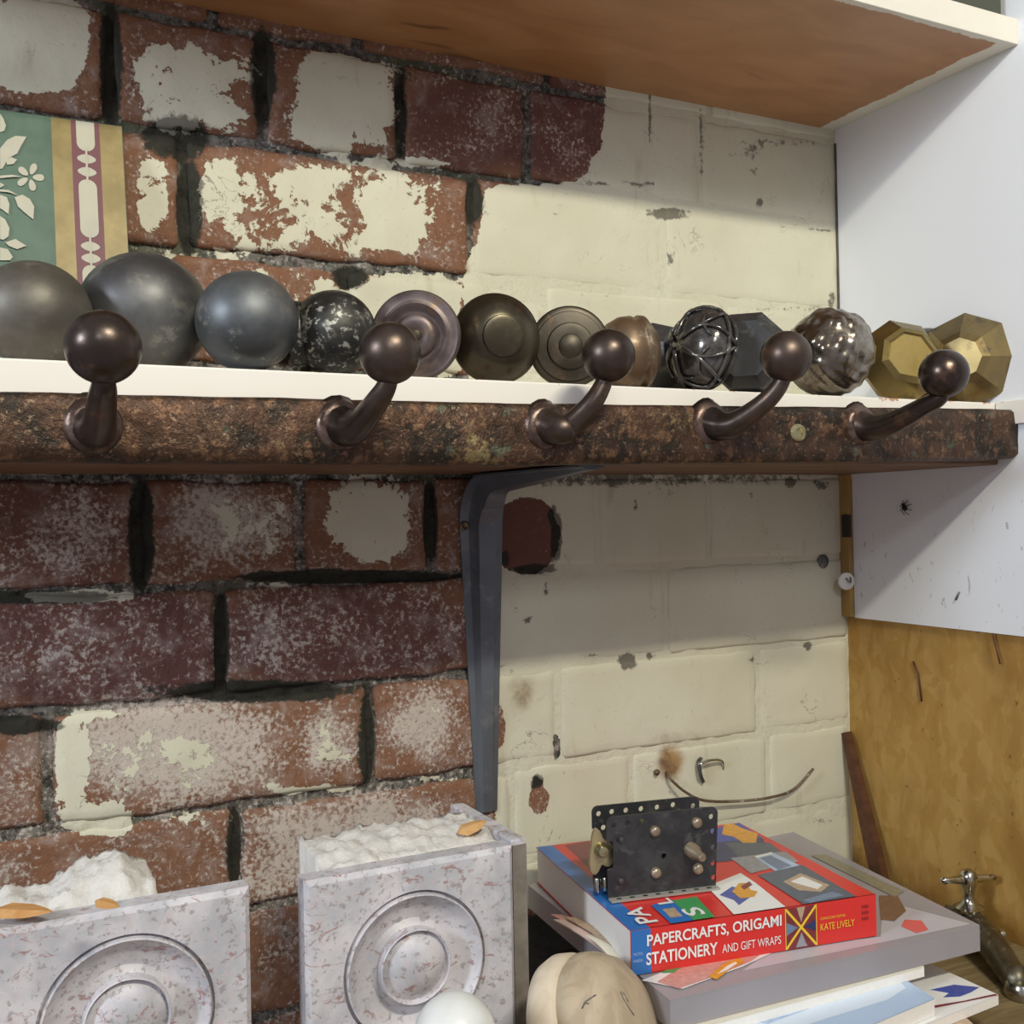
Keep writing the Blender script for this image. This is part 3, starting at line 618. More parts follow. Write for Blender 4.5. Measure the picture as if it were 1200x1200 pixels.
o = lathe('neck', [(R*.5, 0), (R*.42, R*.25), (R*.55, R*.40), (R*.55, R*.5)], M_BLACK, None, 28, True, T(C+Vector((R*.55, R*.55, -R*.12)), (.6, 1, -.1))); par(o, root)
# 13 brass octagonal knob facing viewer, 15 its pair lying sideways, 14 dark one behind
C, R = seat(1058, 422, -.150); f = tocam(C)+Vector((.46, 0, .24)); root = knob_obj('door_knob', 'bright brass octagonal knob with a flat front face turned to the viewer', C, R, M_BRASS, None)
pr = [(.45, -1.0), (.5, -.75), (.95, -.35), (1.06, -.02), (.72, .42), (.60, .48), (.56, .44), (.54, .45)]
o = lathe('knob_head', [(a*R*1.0, b*R) for a, b in pr], M_BRASS, None, 8, False, T(C-f.normalized()*R*.05, f), .25); par(o, root)
C, R = seat(1132, 423, -.146); root = knob_obj('door_knob', 'dull brass octagonal knob lying sideways at the right end', C, R, M_BRASS2, None)
pr = [(.42, -.75), (.5, -.72), (1.10, .0), (.62, .58), (.46, .70)]
o = lathe('knob_head', [(a*R*1.0, b*R) for a, b in pr], M_BRASS2, None, 8, False, T(C, tocam(C)+Vector((-.35, 0, .1))), 0); par(o, root)
C, R = seat(1084, 408, -.105); R = (at(1084, 385, 1, -.105).z-ST)/2; C = Vector((C.x, C.y, ST+R)); root = knob_obj('door_knob', 'small dark brown knob half hidden behind the two brass knobs', C, R, M_IRON, None)
o = lathe('knob_head', sphere_prof(R), M_IRON, None, 40, True, Matrix.Translation(C)); par(o, root)

# ------------------------------------------------------------------ painted panel leaning behind the balls
tr = at(143, 148, 1, -.006); brt = at(159, 345, 1, -.028)
ex = Vector((1, 0, 0)); ez = (tr-brt).normalized(); ez = Vector((ez.x*.2, ez.y, ez.z)).normalized(); ex = Vector((1, 0, .0))-ez*ez.x; ex.normalize(); ey = ex.cross(ez)*-1
ey = ez.cross(ex)
h0 = (tr.z-ST)/ez.z
org = tr-ez*h0; pm = Matrix(((ex.x, ez.x, -ey.x, org.x), (ex.y, ez.y, -ey.y, org.y), (ex.z, ez.z, -ey.z, org.z), (0, 0, 0, 1)))   # u right, v up, w toward viewer
pan = empty('painted_panel', org); tag(pan, 'green panel painted with pale flowers and a gold and maroon border, behind the left balls', 'panel', None)
bm = bmesh.new(); box_bm(bm, -.135, 0, 0, h0, -.005, 0, pm, 0)
M_PGREEN = NT('sage_green_paint', .5); a_ = M_PGREEN.noise(22, 4); M_PGREEN.color(M_PGREEN.mix(M_PGREEN.step(a_, .35, .65), (.035, .085, .050), (.070, .135, .092))); M_PGREEN = M_PGREEN.m
M_GOLD = NT('aged_gold_paint', .42, .15); a_ = M_GOLD.noise(40, 5); M_GOLD.color(M_GOLD.mix(M_GOLD.step(a_, .35, .65), (.16, .115, .028), (.235, .175, .055))); M_GOLD = M_GOLD.m
M_MRP = plain('maroon_paint', (.13, .025, .04), .5); M_CRP = plain('cream_stencil_paint', (.46, .44, .34), .55)
par(frombm('board', bm, M_PGREEN), pan)
pn = -(Matrix(pm).to_3x3() @ Vector((0, 0, 1))); pinv = pm.inverted()
def puv(x, y): q = pinv @ on_plane(x, y, org, pn); return (q.x, q.y)
polys = []
xr = lambda x, y: puv(x, y)
u1 = puv(61, 141)[0]; u2 = puv(83, 143)[0]-.0; u3 = puv(118, 146)[0]; 
# border columns use panel-right as zero
def rect(u0, u1_, v0, v1): return [(u0, v0), (u1_, v0), (u1_, v1), (u0, v1)]
ga = puv(62, 200)[0]; gb = puv(83, 200)[0]; gc = puv(122, 200)[0]
cbase = (gb+gc)/2
W_ = -ga
polys.append((0, rect(-W_, -.0003, .0003, h0-.0003)))
mL = -W_+W_*.27; mR = -W_*.33; polys.append((1, rect(mL, mR, .0003, h0-.0003)))
mc = (mL+mR)/2; hw = (mR-mL)*.32
vt = lambda y: puv(106, y)[1]
def capsule(v0, v1):
    P = []; r = hw
    for i in range(9): a = math.pi+math.pi*i/8; P.append((mc+r*math.cos(a), v0+r+r*math.sin(a)))
    for i in range(9): a = math.pi*i/8; P.append((mc+r*math.cos(a), v1-r+r*math.sin(a)))
    return P
def lens(vc, hh): return [(mc+hw*1.05*math.cos(math.pi*i/6), vc+hh*math.sin(math.pi*i/6)*(1-abs(math.cos(math.pi*i/6))*.3)) for i in range(12)]
polys.append((2, [q if q[1] < h0-.0004 else (q[0], h0-.0004) for q in capsule(vt(178), vt(130))]))
for yy in (187, 202, 289, 303): polys.append((2, lens(vt(yy), .0034)))
polys.append((2, capsule(vt(279), vt(211)))); polys.append((2, capsule(vt(380), vt(311)))); polys.append((2, rect(mc-.0006, mc+.0006, vt(215), vt(175)))); polys.append((2, rect(mc-.0006, mc+.0006, vt(315), vt(275))))
def leaf(pts): polys.append((2, [puv(x, y) for x, y in pts]))
def petal(cx, cy, ang, L, wd):
    P = []
    for i in range(10):
        a = 2*math.pi*i/10; u = (math.cos(a)+1)/2*L; v = math.sin(a)*wd*(.6+.4*math.cos(a/2)**2)
        P.append((cx+u*math.cos(ang)-v*math.sin(ang), cy+u*math.sin(ang)+v*math.cos(ang)))
    leaf(P)
for k in range(5): petal(35+3*math.cos(k*1.257-1.2), 208+3*math.sin(k*1.257-1.2), k*1.257-1.2, 14, 5)
leaf([(0, 175), (8, 165), (18, 160), (31, 161), (24, 173), (20, 181), (10, 186), (3, 198), (0, 199)]); leaf([(0, 134), (4, 140), (7, 148), (5, 154), (0, 156)])
leaf([(7, 188), (13, 185), (20, 188), (16, 193), (8, 194)]); leaf([(17, 232), (26, 229), (35, 234), (40, 243), (39, 258), (30, 251), (21, 243)]); leaf([(0, 229), (8, 232), (11, 240), (10, 252), (2, 246), (0, 245)])
leaf([(0, 254), (6, 258), (11, 268), (10, 278), (4, 282), (0, 281)]); leaf([(6, 285), (18, 281), (31, 289), (20, 293), (10, 289)]); leaf([(0, 291), (9, 293), (15, 302), (12, 306), (0, 306)])
leaf([(0, 207), (14, 206), (25, 208), (14, 208.6), (0, 210)]); leaf([(0, 223), (10, 224), (22, 230), (10, 226.5), (0, 225.5)]); leaf([(0, 215), (5, 218), (1, 221), (0, 221)])
pr_ = printed('painted_motif', polys, [M_GOLD, M_MRP, M_CRP], pm, None, .00005); par(pr_, pan)

# ------------------------------------------------------------------ small things on the wall
w1 = tube('wall_wire', spline([at(778, 900, 1, .004), at(785, 912, 1, -.006), at(803, 928, 1, -.010), at(825, 938, 1, -.010), at(860, 939, 1, -.008), at(900, 935, 1, -.008), at(930, 925, 1, -.006), at(953, 901, 1, -.006)], 6), .0012, M_RUSTW)
tag(w1, 'thin brown wire poking out of the rusty hole in the painted wall', 'wire')
w2 = tube('bent_nail', spline([at(847, 905, 1, .002), at(846, 892, 1, -.004), at(832, 891, 1, -.008), at(820, 896, 1, -.008)], 6), .0011, M_CHROME); tag(w2, 'small bent wire nail above the wire on the painted wall', 'nail')
w3 = tube('wall_hook', spline([at(822, 888, 1, .002), at(819, 893, 1, -.005), at(821, 908, 1, -.006), at(824, 916, 1, -.003)], 6), .0016, M_DARK); tag(w3, 'short dark hook in the painted wall right of the rust stain', 'hook')
w4_ = tube('wall_plug', [at(768, 906, 1, .003), at(770, 905, 1, -.004)], .0024, M_TAN, None, 10); tag(w4_, 'small brown plug at the rusty hole where the wire comes out', 'plug')
C = at(991, 681, 1, -.014); e = empty('white_disc_hook', C); tag(e, 'small white disc on the corner batten below the shelf', 'disc')
o = lathe('disc', [(.0075, 0), (.0078, .001), (.0072, .0022), (.0055, .0024), (.0052, .0016), (.0003, .0016)], plain('white_plastic', (.7, .69, .64), .4), None, 28, True, T(C, (-.3, -1, 0))); par(o, e)
o = tube('pin', spline([C+Vector((-.002, -.0025, .003)), C+Vector((.0008, -.005, -.001)), C+Vector((.003, -.0028, .003))], 4), .0006, M_DARK, None, 6); par(o, e)
C = at(965, 658, 1, -.0012); o = lathe('screw_head', [(.0062, -.002), (.0062, 0), (.0045, .001), (.0043, 0), (.0002, 0)], M_DARK, None, 24, True, T(C, (0, -1, 0))); tag(o, 'grey ring-shaped screw head in the painted wall near the corner', 'screw')
# spider on the white board
C = at(1060, 595, 0, -.0022); sp = empty('spider', C); tag(sp, 'small dark spider on the white board below the shelf', 'spider')
o = lathe('body', [(.0002, -.003), (.0018, -.0015), (.0020, .0005), (.0012, .002), (.0016, .003), (.0002, .0045)], M_BLACK, None, 12, True, T(C, (0, .5, 1))); par(o, sp)
bm = bmesh.new()
for k in range(8):
    a = math.radians(20+k*45); d = Vector((0, math.cos(a), math.sin(a))); tube_bm(bm, [C, C+d*.003+Vector((-.0022, 0, 0)), C+d*.0065+Vector((.0018, 0, 0))], .00028, 5)
par(frombm('legs', bm, M_BLACK), sp)
# stick leaning in the corner against the strand board
A0, A1 = at(992, 858, 0, -.004), at(1036, 1050, 0, -.010)
dr = (A1-A0).normalized(); bm = bmesh.new(); A2 = A0+dr*((-.430-A0.z)/dr.z)
sd_ = Vector((0, 1, 0)).cross(dr); nv_ = Vector((1, 0, 0)); wv_ = dr.cross(nv_).normalized()
ring = []
for P, ww in ((A0, .0030), (A0.lerp(A2, .4), .0068), (A2, .0085)):
    ring.append([bm.verts.new(P+wv_*a*ww+nv_*b*.0035) for a, b in ((-1, -1), (1, -1), (1, 1), (-1, 1))])
for a, b in zip(ring, ring[1:]):
    for k in range(4): bm.faces.new((a[k], a[(k+1) % 4], b[(k+1) % 4], b[k]))
bm.faces.new(ring[0]); bm.faces.new(ring[-1][::-1]); tag(frombm('wooden_stick', bm, M_ROD), 'dark brown stick leaning in the corner against the strand board', 'stick')

# ------------------------------------------------------------------ bench
BZ = -.327
bench = tag(box('workbench', -.80, .003, -.42, -.100, BZ-.03, BZ, M_BENCH, None, .001), 'old wooden bench top under the blocks and books, seen at the bottom right', 'workbench')

# ------------------------------------------------------------------ fireplace corner blocks
def corner_block(xl, xr, yf, top, cx, cz, label, side):
    e = empty('corner_block', ((xl+xr)/2, yf+.05, BZ)); tag(e, label, 'stone block', 'carved fireplace corner blocks on the bench')
    prof = [(.0003, .0030), (.008, .0026), (.014, .0010), (.0180, -.0014), (.0198, -.0024), (.0203, .0002), (.0209, .0008), (.0215, .0003), (.0219, -.0040), (.0255, -.0056), (.031, -.0050), (.036, -.0030), (.0398, .0002), (.0408, .0011), (.0416, .0009), (.0421, -.0026), (.0431, -.0026), (.0436, 0), (.046, 0)]
    S = 96; V = []; Fc = []
    for r, h in prof:
        for k in range(S):
            a = 2*math.pi*k/S; V.append((cx+r*math.cos(a), yf-h*1.45, cz+r*math.sin(a)))
    ch_ = .0028
    def sq(k, inset):
        a = 2*math.pi*k/S; dx, dz = math.cos(a), math.sin(a); x0, x1, z0, z1 = xl+inset, xr-inset, BZ+.0005+inset, top-inset
        t = min([((x1-cx)/dx if dx > 1e-9 else 1e9), ((x0-cx)/dx if dx < -1e-9 else 1e9), ((z1-cz)/dz if dz > 1e-9 else 1e9), ((z0-cz)/dz if dz < -1e-9 else 1e9)])
        return (cx+dx*t, cz+dz*t)
    # put ring vertices exactly on the corners
    def ringsq(inset, y):
        P = [sq(k, inset) for k in range(S)]
        for X, Z_ in ((xr-inset, top-inset), (xl+inset, top-inset), (xl+inset, BZ+.0005+inset), (xr-inset, BZ+.0005+inset)):
            k = min(range(S), key=lambda q: (P[q][0]-X)**2+(P[q][1]-Z_)**2); P[k] = (X, Z_)
        return [(x, y, z) for x, z in P]
    for ins, y in ((ch_, yf), (0, yf+ch_), (0, yf+.015), (.001, yf+.015)): V += ringsq(ins, y)
    n = len(prof)+4
    for i in range(n-1):
        for k in range(S): a, b = i*S+k, i*S+(k+1) % S; Fc.append((a, b, b+S, a+S))
    Fc.append(tuple(range(S))[::-1]); Fc.append(tuple((n-1)*S+k for k in range(S)))
    o = mesh('front_slab', V, Fc, M_MARBLE, None, True); o.data.set_sharp_from_angle(angle=math.radians(35)); par(o, e)
    if side:
        bm = bmesh.new(); box_bm(bm, xr+.0002, xr+.0105, yf+.004, yf+.098, BZ+.0005, top+.0025, None, .0012)
        o = frombm('side_slab', bm, M_MARBLE, None); par(o, e)
        box_ = box('worn_edge', xr+.0006, xr+.0101, yf+.0030, yf+.0046, BZ+.001, top-.001, M_MARBDARK, None, 0); par(box_, e)
    # plaster packing behind the slab, rough top
    V = []; Fc = []; nx_, ny_ = 44, 14; yb = yf+(.072 if side else .060); x0, x1 = xl+(.016 if side else .002), xr-(.001 if side else .045)
    for j in range(ny_+1):
        for i in range(nx_+1):
            u, v = i/nx_, j/ny_; x = x0+(x1-x0)*u; y = yf+.0152+(yb-yf-.0152)*v+noise.noise((x*60, 8, 2))*.004*v
            if side: hh = .004+.003*math.sin(u*3)
            else: hh = np.interp(u, [0, .35, .55, .8, 1], [.004, .004, .012, .017, .006])
            z = top-.003+hh*math.sin(min(1, v*1.6+.15)*1.57)+noise.noise((x*110, y*110, 3))*.0042+abs(noise.noise((x*240, y*240, 5)))*.0040
            V.append((x, y, z))
    Wd = nx_+1
    Fc = [(j*Wd+i, j*Wd+i+1, (j+1)*Wd+i+1, (j+1)*Wd+i) for j in range(ny_) for i in range(nx_)]
    rim = [i for i in range(Wd)]+[j*Wd+nx_ for j in range(1, ny_+1)]+[ny_*Wd+i for i in range(nx_-1, -1, -1)]+[j*Wd for j in range(ny_-1, 0, -1)]
    s = len(V); V += [(V[k][0], V[k][1], BZ+.001) for k in rim]; m2 = len(rim); Fc += [(rim[(k+1) % m2], rim[k], s+k, s+(k+1) % m2) for k in range(m2)]
    par(mesh('plaster_core', V, Fc, M_PLASTER, None, True), e)
    return e
def splinter(P0, P1, wd, th, parent):
    bm = bmesh.new(); d = (P1-P0); u = d.normalized(); s = u.cross(Vector((0, 0, 1))).normalized(); up = s.cross(u); R4 = []
    for f, a in ((0, .25), (.2, 1), (.6, .9), (.85, .5), (1, .12)):
        c = P0+d*f; R4.append([bm.verts.new(c+s*wd*a*x+up*th*a*z) for x, z in ((-1, -1), (1, -.8), (.9, 1), (-.8, .8))])
    for a, b in zip(R4, R4[1:]):
        for k in range(4): bm.faces.new((a[k], a[(k+1) % 4], b[(k+1) % 4], b[k]))
    bm.faces.new(R4[0]); bm.faces.new(R4[-1][::-1]); par(frombm('wood_splinter', bm, M_SPLINT), parent)
YB = -.14
tl, trr = at(357, 1035, 1, YB), at(602, 991, 1, YB); cc = at(488, 1133, 1, YB)
b1 = corner_block(tl.x, trr.x, YB, (tl.z+trr.z)/2, cc.x, cc.z, 'lilac-grey marble block with carved rosette and a side slab, right of the gap', True)
splinter(at(537, 976, 2, tl.z+.0045), at(570, 962, 2, tl.z+.009), .0045, .003, b1)
t2, cc2 = at(293, 1040, 1, YB), at(150, 1196, 1, YB)
b2 = corner_block(t2.x-.129, t2.x, YB, t2.z, cc2.x, cc2.z, 'pinkish grey marble block with carved rosette and high crumbling plaster, at bottom left', False)
splinter(at(-5, 1066, 2, t2.z+.006), at(60, 1068, 2, t2.z+.006), .006, .0025, b2); splinter(at(112, 1056, 2, t2.z+.016), at(140, 1062, 2, t2.z+.014), .003, .002, b2)

# ------------------------------------------------------------------ magazines and books, right
def flat_stack(name, label, cat, P, z0, z1, mat_side, mat_top, bev=.0006, group=None):
    """a book or magazine from its four top corners (x,y) -> pages + cover"""
    e = empty(name, ((P[0][0]+P[2][0])/2, (P[0][1]+P[2][1])/2, z0)); tag(e, label, cat, group)
    bm = bmesh.new(); t = min(.0009, (z1-z0)*.3)
    lo = [bm.verts.new((x, y, z0)) for x, y in P]; hi = [bm.verts.new((x, y, z1-t)) for x, y in P]
    bm.faces.new(lo[::-1]); bm.faces.new(hi)
    for k in range(4): bm.faces.new((lo[k], lo[(k+1) % 4], hi[(k+1) % 4], hi[k]))
    par(frombm('pages', bm, mat_side), e)
    bm = bmesh.new(); lo = [bm.verts.new((x, y, z1-t+.00005)) for x, y in P]; hi = [bm.verts.new((x, y, z1)) for x, y in P]
    bm.faces.new(lo[::-1]); bm.faces.new(hi)
    for k in range(4): bm.faces.new((lo[k], lo[(k+1) % 4], hi[(k+1) % 4], hi[k]))
    par(frombm('cover', bm, mat_top), e); return e
BXT = -.2665; BXB = -.2830
def g2(x, y, z): p = at(x, y, 2, z); return (p.x, p.y)
FR, FL, BR_, BL_ = g2(1148, 1084, BXT), g2(785, 1172, BXT), g2(930, 975, BXT), g2(619, 1037, BXT)
big = flat_stack('binder', 'wide glossy grey binder lying under the red book', 'binder', [FL, FR, BR_, BL_], BXB, BXT, M_GREYBOX, M_GREYBOX)
I4 = Matrix.Translation((0, 0, BXT))
def pxpoly(z, pts): return [g2(x, y, z) for x, y in pts]
bp = [(0, pxpoly(BXT, [(1035, 1056), (1138, 1083), (960, 1120), (870, 1138), (905, 1112), (1032, 1098)])), (1, pxpoly(BXT, [(1060, 1078), (1080, 1079), (1088, 1090), (1074, 1094), (1056, 1086)])),
      (2, pxpoly(BXT, [(1030, 1050), (1052, 1050), (1062, 1068), (1048, 1080), (1032, 1078)])), (3, pxpoly(BXT, [(950, 1003), (968, 1002), (1060, 1045), (1048, 1052)])),
      (4, pxpoly(BXT, [(752, 1150), (790, 1135), (880, 1122), (915, 1113), (870, 1134), (800, 1160)])), (5, pxpoly(BXT, [(770, 1152), (800, 1133), (880, 1120), (902, 1112), (880, 1128), (830, 1148), (795, 1160)])),
      (6, pxpoly(BXT, [(775, 1142), (790, 1131), (806, 1130), (790, 1141)])), (7, pxpoly(BXT, [(830, 1146), (850, 1130), (868, 1124), (872, 1130), (856, 1137), (840, 1150)])), (4, pxpoly(BXT, [(840, 1144), (852, 1134), (862, 1129), (864, 1131), (852, 1139)]))]
par(printed('cover_print', bp, [ink('lilac', (.50, .48, .52)), ink('coral', (.70, .12, .12)), BRN, ink('olive_print', (.25, .23, .16)), WHT, PINK, GREEN, ORG], I4, None), big)
# fanned pink-edged leaves between binder and book, at the left
fan = empty('loose_papers', at(690, 1100, 2, BXT)); tag(fan, 'pinkish curled paper edges sticking out left of the red book', 'papers')
for k, (pa_, pb_, ww, mt) in enumerate([((652, 1072), (712, 1110), 5, PINK), ((655, 1078), (716, 1117), 5, ink('pale_pink', (.62, .46, .40))), ((690, 1095), (722, 1122), 6, CREAM), ((668, 1075), (735, 1118), 4, TANI)]):
    z = BXT+.0022+k*.0012; a, b = at(*pa_, 2, z), at(*pb_, 2, z); s = Vector((.7, -.7, 0))*.004
    mesh_ = []; Vv = []
    for i in range(7):
        f = i/6; c = a.lerp(b, f)+Vector((0, 0, .0015*math.sin(f*3.1))); Vv += [c-s, c+s+Vector((0, 0, .0006)), c+s-Vector((0, 0, .0004)), c-s-Vector((0, 0, .0008))]
    Fq = [(i*4+k2, i*4+(k2+1) % 4, (i+1)*4+(k2+1) % 4, (i+1)*4+k2) for i in range(6) for k2 in range(4)]+[(0, 1, 2, 3), (27, 26, 25, 24)]
    par(mesh('sheet', Vv, Fq, mt), fan)

# the red paperback
BT, BB = -.2400, -.2658
o0 = at(739, 1091, 2, BT); o1 = at(1026, 1048, 2, BT); ux = (o1-o0); BW = ux.length; ux.normalize(); vy = Vector((-ux.y, ux.x, 0)); BD = .168
bk = empty('craft_book', (o0.x, o0.y, BB)); tag(bk, 'thick red papercrafts paperback lying on the grey binder', 'book')
BM = Matrix(((ux.x, vy.x, 0, o0.x), (ux.y, vy.y, 0, o0.y), (0, 0, 1, 0), (0, 0, 0, 1)))
def bbox_(name, u0, u1, v0, v1, z0, z1, mat, bev=.0003):
    bm = bmesh.new(); box_bm(bm, u0, u1, v0, v1, z0, z1, BM, 0); o = frombm(name, bm, mat); par(o, bk); return o
bbox_('pages', .0006, BW-.0006, .0012, BD-.001, BB+.0006, BT-.0006, PAPER)
bbox_('cover', 0, BW, 0, BD, BT-.0005, BT, RED); bbox_('cover', 0, BW, 0, BD, BB, BB+.0005, RED); bbox_('spine', 0, BW, -.0003, .0008, BB, BT, RED)
Bi = BM.inverted()
def buv(x, y): q = Bi @ at(x, y, 2, BT); return (min(max(q.x, .0002), BW-.0002), min(max(q.y, .0002), BD-.0002))
bl = .0125
BPm = [BLUE, NAVY, ORG, WHT, ROYAL, GREEN, GREY, SLATE, LBLUE, TANI, MAR, RED, ink('steel_blue', (.16, .22, .33)), YEL]
cp = [(0, [(.0001, .0001), (bl, .0001), (bl, BD-.0002), (.0001, BD-.0002)])]
P = lambda m, pts: cp.append((m, [buv(x, y) for x, y in pts]))
P(10, [(662, 991), (690, 985), (712, 1012), (716, 1040)])
P(4, [(797, 980), (876, 960), (893, 982), (846, 992), (800, 1000)]); P(1, [(800, 992), (893, 982), (905, 1000), (850, 1010), (800, 1012)]); P(2, [(846, 965), (856, 964), (870, 971), (888, 977), (885, 993), (874, 990), (860, 981), (846, 978)])
P(7, [(850, 988), (902, 988), (922, 1003), (872, 1012)]); P(6, [(856, 1006), (920, 998), (936, 1010), (880, 1024)]); P(8, [(884, 1004), (904, 999), (938, 1015), (912, 1024)]); P(3, [(884, 1004), (904, 999), (906, 1001), (887, 1006)]); P(12, [(890, 1006), (903, 1003), (928, 1015), (912, 1020)])
P(7, [(888, 1026), (940, 1014), (1003, 1051), (944, 1062)]); P(9, [(918, 1034), (938, 1024), (972, 1038), (962, 1046), (936, 1044)]); P(3, [(926, 1034), (940, 1028), (964, 1038), (958, 1043)]); P(12, [(940, 1056), (975, 1046), (990, 1050), (950, 1060)])
P(3, [(828, 1040), (868, 1024), (886, 1036), (921, 1064), (862, 1074), (846, 1058)]); P(4, [(843, 1050), (858, 1040), (874, 1044), (880, 1052), (866, 1062), (860, 1056)]); P(2, [(858, 1046), (866, 1036), (874, 1036), (880, 1044), (888, 1046), (884, 1052), (868, 1054)]); P(10, [(868, 1040), (878, 1034), (882, 1038), (872, 1044)])
P(0, [(763, 1062), (790, 1056), (816, 1080), (788, 1085)]); P(9, [(776, 1067), (790, 1065), (800, 1075), (786, 1077)]); P(5, [(788, 1057), (816, 1052), (838, 1076), (814, 1081)])
par(printed('cover_print', cp, BPm, BM @ Matrix.Translation((0, 0, BT)), None, .00004), bk)
def top_letter(s, x, y, sz, wd, mat, name='lettering'):
    q = buv(x, y); m_ = BM @ Matrix.Translation((q[0], q[1], BT+.0008)) @ Matrix.Rotation(math.radians(90), 4, 'Z'); par(lettering(name, s, m_, wd, sz, mat, None), bk)
top_letter('PA', 772, 1082, .0125, .025, WHT); top_letter('S', 829, 1073, .0125, .0125, WHT); top_letter('L', 790, 1060, .010, .009, WHT)
# spine print: x along the book, y up
SM = BM @ Matrix(((1, 0, 0, 0), (0, 0, -1, -.0004), (0, 1, 0, BB), (0, 0, 0, 1))); H = BT-BB
Si = SM.inverted(); sn = -vy
def suv(x, y): q = Si @ on_plane(x, y, o0-vy*.0004, sn); return q.x, q.y
sp_ = [(0, rect(.0001, bl, .0001, H))]
ux0, ux1 = suv(920, 1090)[0], suv(957, 1080)[0]
par(printed('spine_print', sp_, BPm, SM, None, .00004), bk)
cx_, cy_, hx, hy = (ux0+ux1)/2, H/2, (ux1-ux0)/2, H/2-.0006; em = [(10, rect(ux0, ux1, .0004, H-.0004))]
t = .0008
em.append((13, rect(ux0, ux0+.0006, .0004, H-.0004))); em.append((13, rect(ux1-.0006, ux1, .0004, H-.0004)))
for s in (1, -1):
    em.append((13, [(cx_-hx, cy_-s*hy), (cx_-hx+t*1.6, cy_-s*hy), (cx_+hx, cy_+s*hy-s*t), (cx_+hx, cy_+s*hy), (cx_+hx-t*1.6, cy_+s*hy), (cx_-hx, cy_-s*hy+s*t)]))
em.append((12, [(cx_-hx+.0008, cy_-.004), (cx_-.002, cy_), (cx_-hx+.0008, cy_+.004)])); em.append((6, [(cx_-.004, cy_-hy+.0004), (cx_, cy_-.003), (cx_+.004, cy_-hy+.0004)])); em.append((9, [(cx_-.003, cy_+hy), (cx_, cy_+.003), (cx_+.003, cy_+hy)])); em.append((1, [(cx_+hx-.0008, cy_-.0035), (cx_+.002, cy_), (cx_+hx-.0008, cy_+.0035)]))
par(printed('spine_emblem', em, BPm, SM @ Matrix.Translation((0, 0, .0002)), None, .00003), bk)
def spine_text(s, xa, ya, xb, h, mat, name='lettering', bold=.02):
    a = suv(xa, ya); b = suv(xb, ya); m_ = SM @ Matrix.Translation((a[0], a[1], .0002)); par(lettering(name, s, m_, b[0]-a[0], h, mat, None, bold), bk)
spine_text('PAPERCRAFTS, ORIGAMI', 758, 1111, 916, .0078, WHT); spine_text('STATIONERY', 757, 1131, 841, .0072, WHT); spine_text('AND GIFT WRAPS', 846, 1116.5, 915, .0050, WHT, bold=0)
spine_text('CONSULTANT EDITOR', 961, 1078, 990, .0016, YEL, bold=0); spine_text('KATE LIVELY', 961, 1090.5, 1001, .0042, YEL, bold=0)
for yy in (1064, 1071, 1078): spine_text('III', 1010, yy, 1017, .0018, MAR)
spine_text('PRACTICAL', 742, 1120, 753, .0016, LBLUE, bold=0); spine_text('HANDBOOK', 742, 1128, 753, .0016, LBLUE, bold=0)

# thinner books and magazines under the binder
m1 = flat_stack('booklet', 'cream-edged booklet just below the grey binder', 'booklet', [g2(800, 1210, -.2835), g2(1083, 1133, -.2835), g2(1015, 1095, -.2835), g2(750, 1120, -.2835)], -.2895, -.2832, PAPER, CREAM)
P2 = [g2(880, 1260, -.2900), g2(1095, 1170, -.2900), g2(1000, 1110, -.2900), g2(720, 1150, -.2900)]
m2 = flat_stack('magazine', 'pale blue magazine second below the binder, white page edges', 'magazine', P2, -.300, -.2897, PAPER, LBLUE)
bp2 = [(0, pxpoly(-.2897, [(800, 1190), (880, 1165), (990, 1145), (1050, 1146), (1062, 1158), (1040, 1172), (900, 1215), (820, 1225)])), (1, pxpoly(-.2897, [(870, 1195), (960, 1168), (1000, 1160), (960, 1178), (900, 1200)]))]
par(printed('cover_print', bp2, [ink('ice_blue', (.62, .72, .84)), ink('mist_blue', (.34, .46, .66))], Matrix.Translation((0, 0, -.2897)), None), m2)
P3 = [g2(985, 1240, -.3005), g2(1170, 1166, -.3005), g2(1080, 1125, -.3005), g2(850, 1180, -.3005)]
m3 = flat_stack('magazine', 'white magazine with a blue leaf shape on its corner, poking out at lower right', 'magazine', P3, -.3065, -.3003, PAPER, WHT)
bp3 = [(0, pxpoly(-.3003, [(1090, 1160), (1118, 1154), (1148, 1157), (1138, 1163), (1125, 1168), (1105, 1169), (1112, 1164)])), (1, pxpoly(-.3003, [(1088, 1183), (1170, 1166.5), (1166, 1165), (1130, 1173), (1086, 1180)]))]
par(printed('cover_print', bp3, [ROYAL, MAR], Matrix.Translation((0, 0, -.3003)), None), m3)
m4 = flat_stack('magazine', 'lowest magazine of the pile with worn tan cover', 'magazine', [g2(960, 1290, -.307), g2(1140, 1200, -.307), g2(1060, 1130, -.307), g2(820, 1200, -.307)], BZ+.0004, -.3067, TANI, TANI)

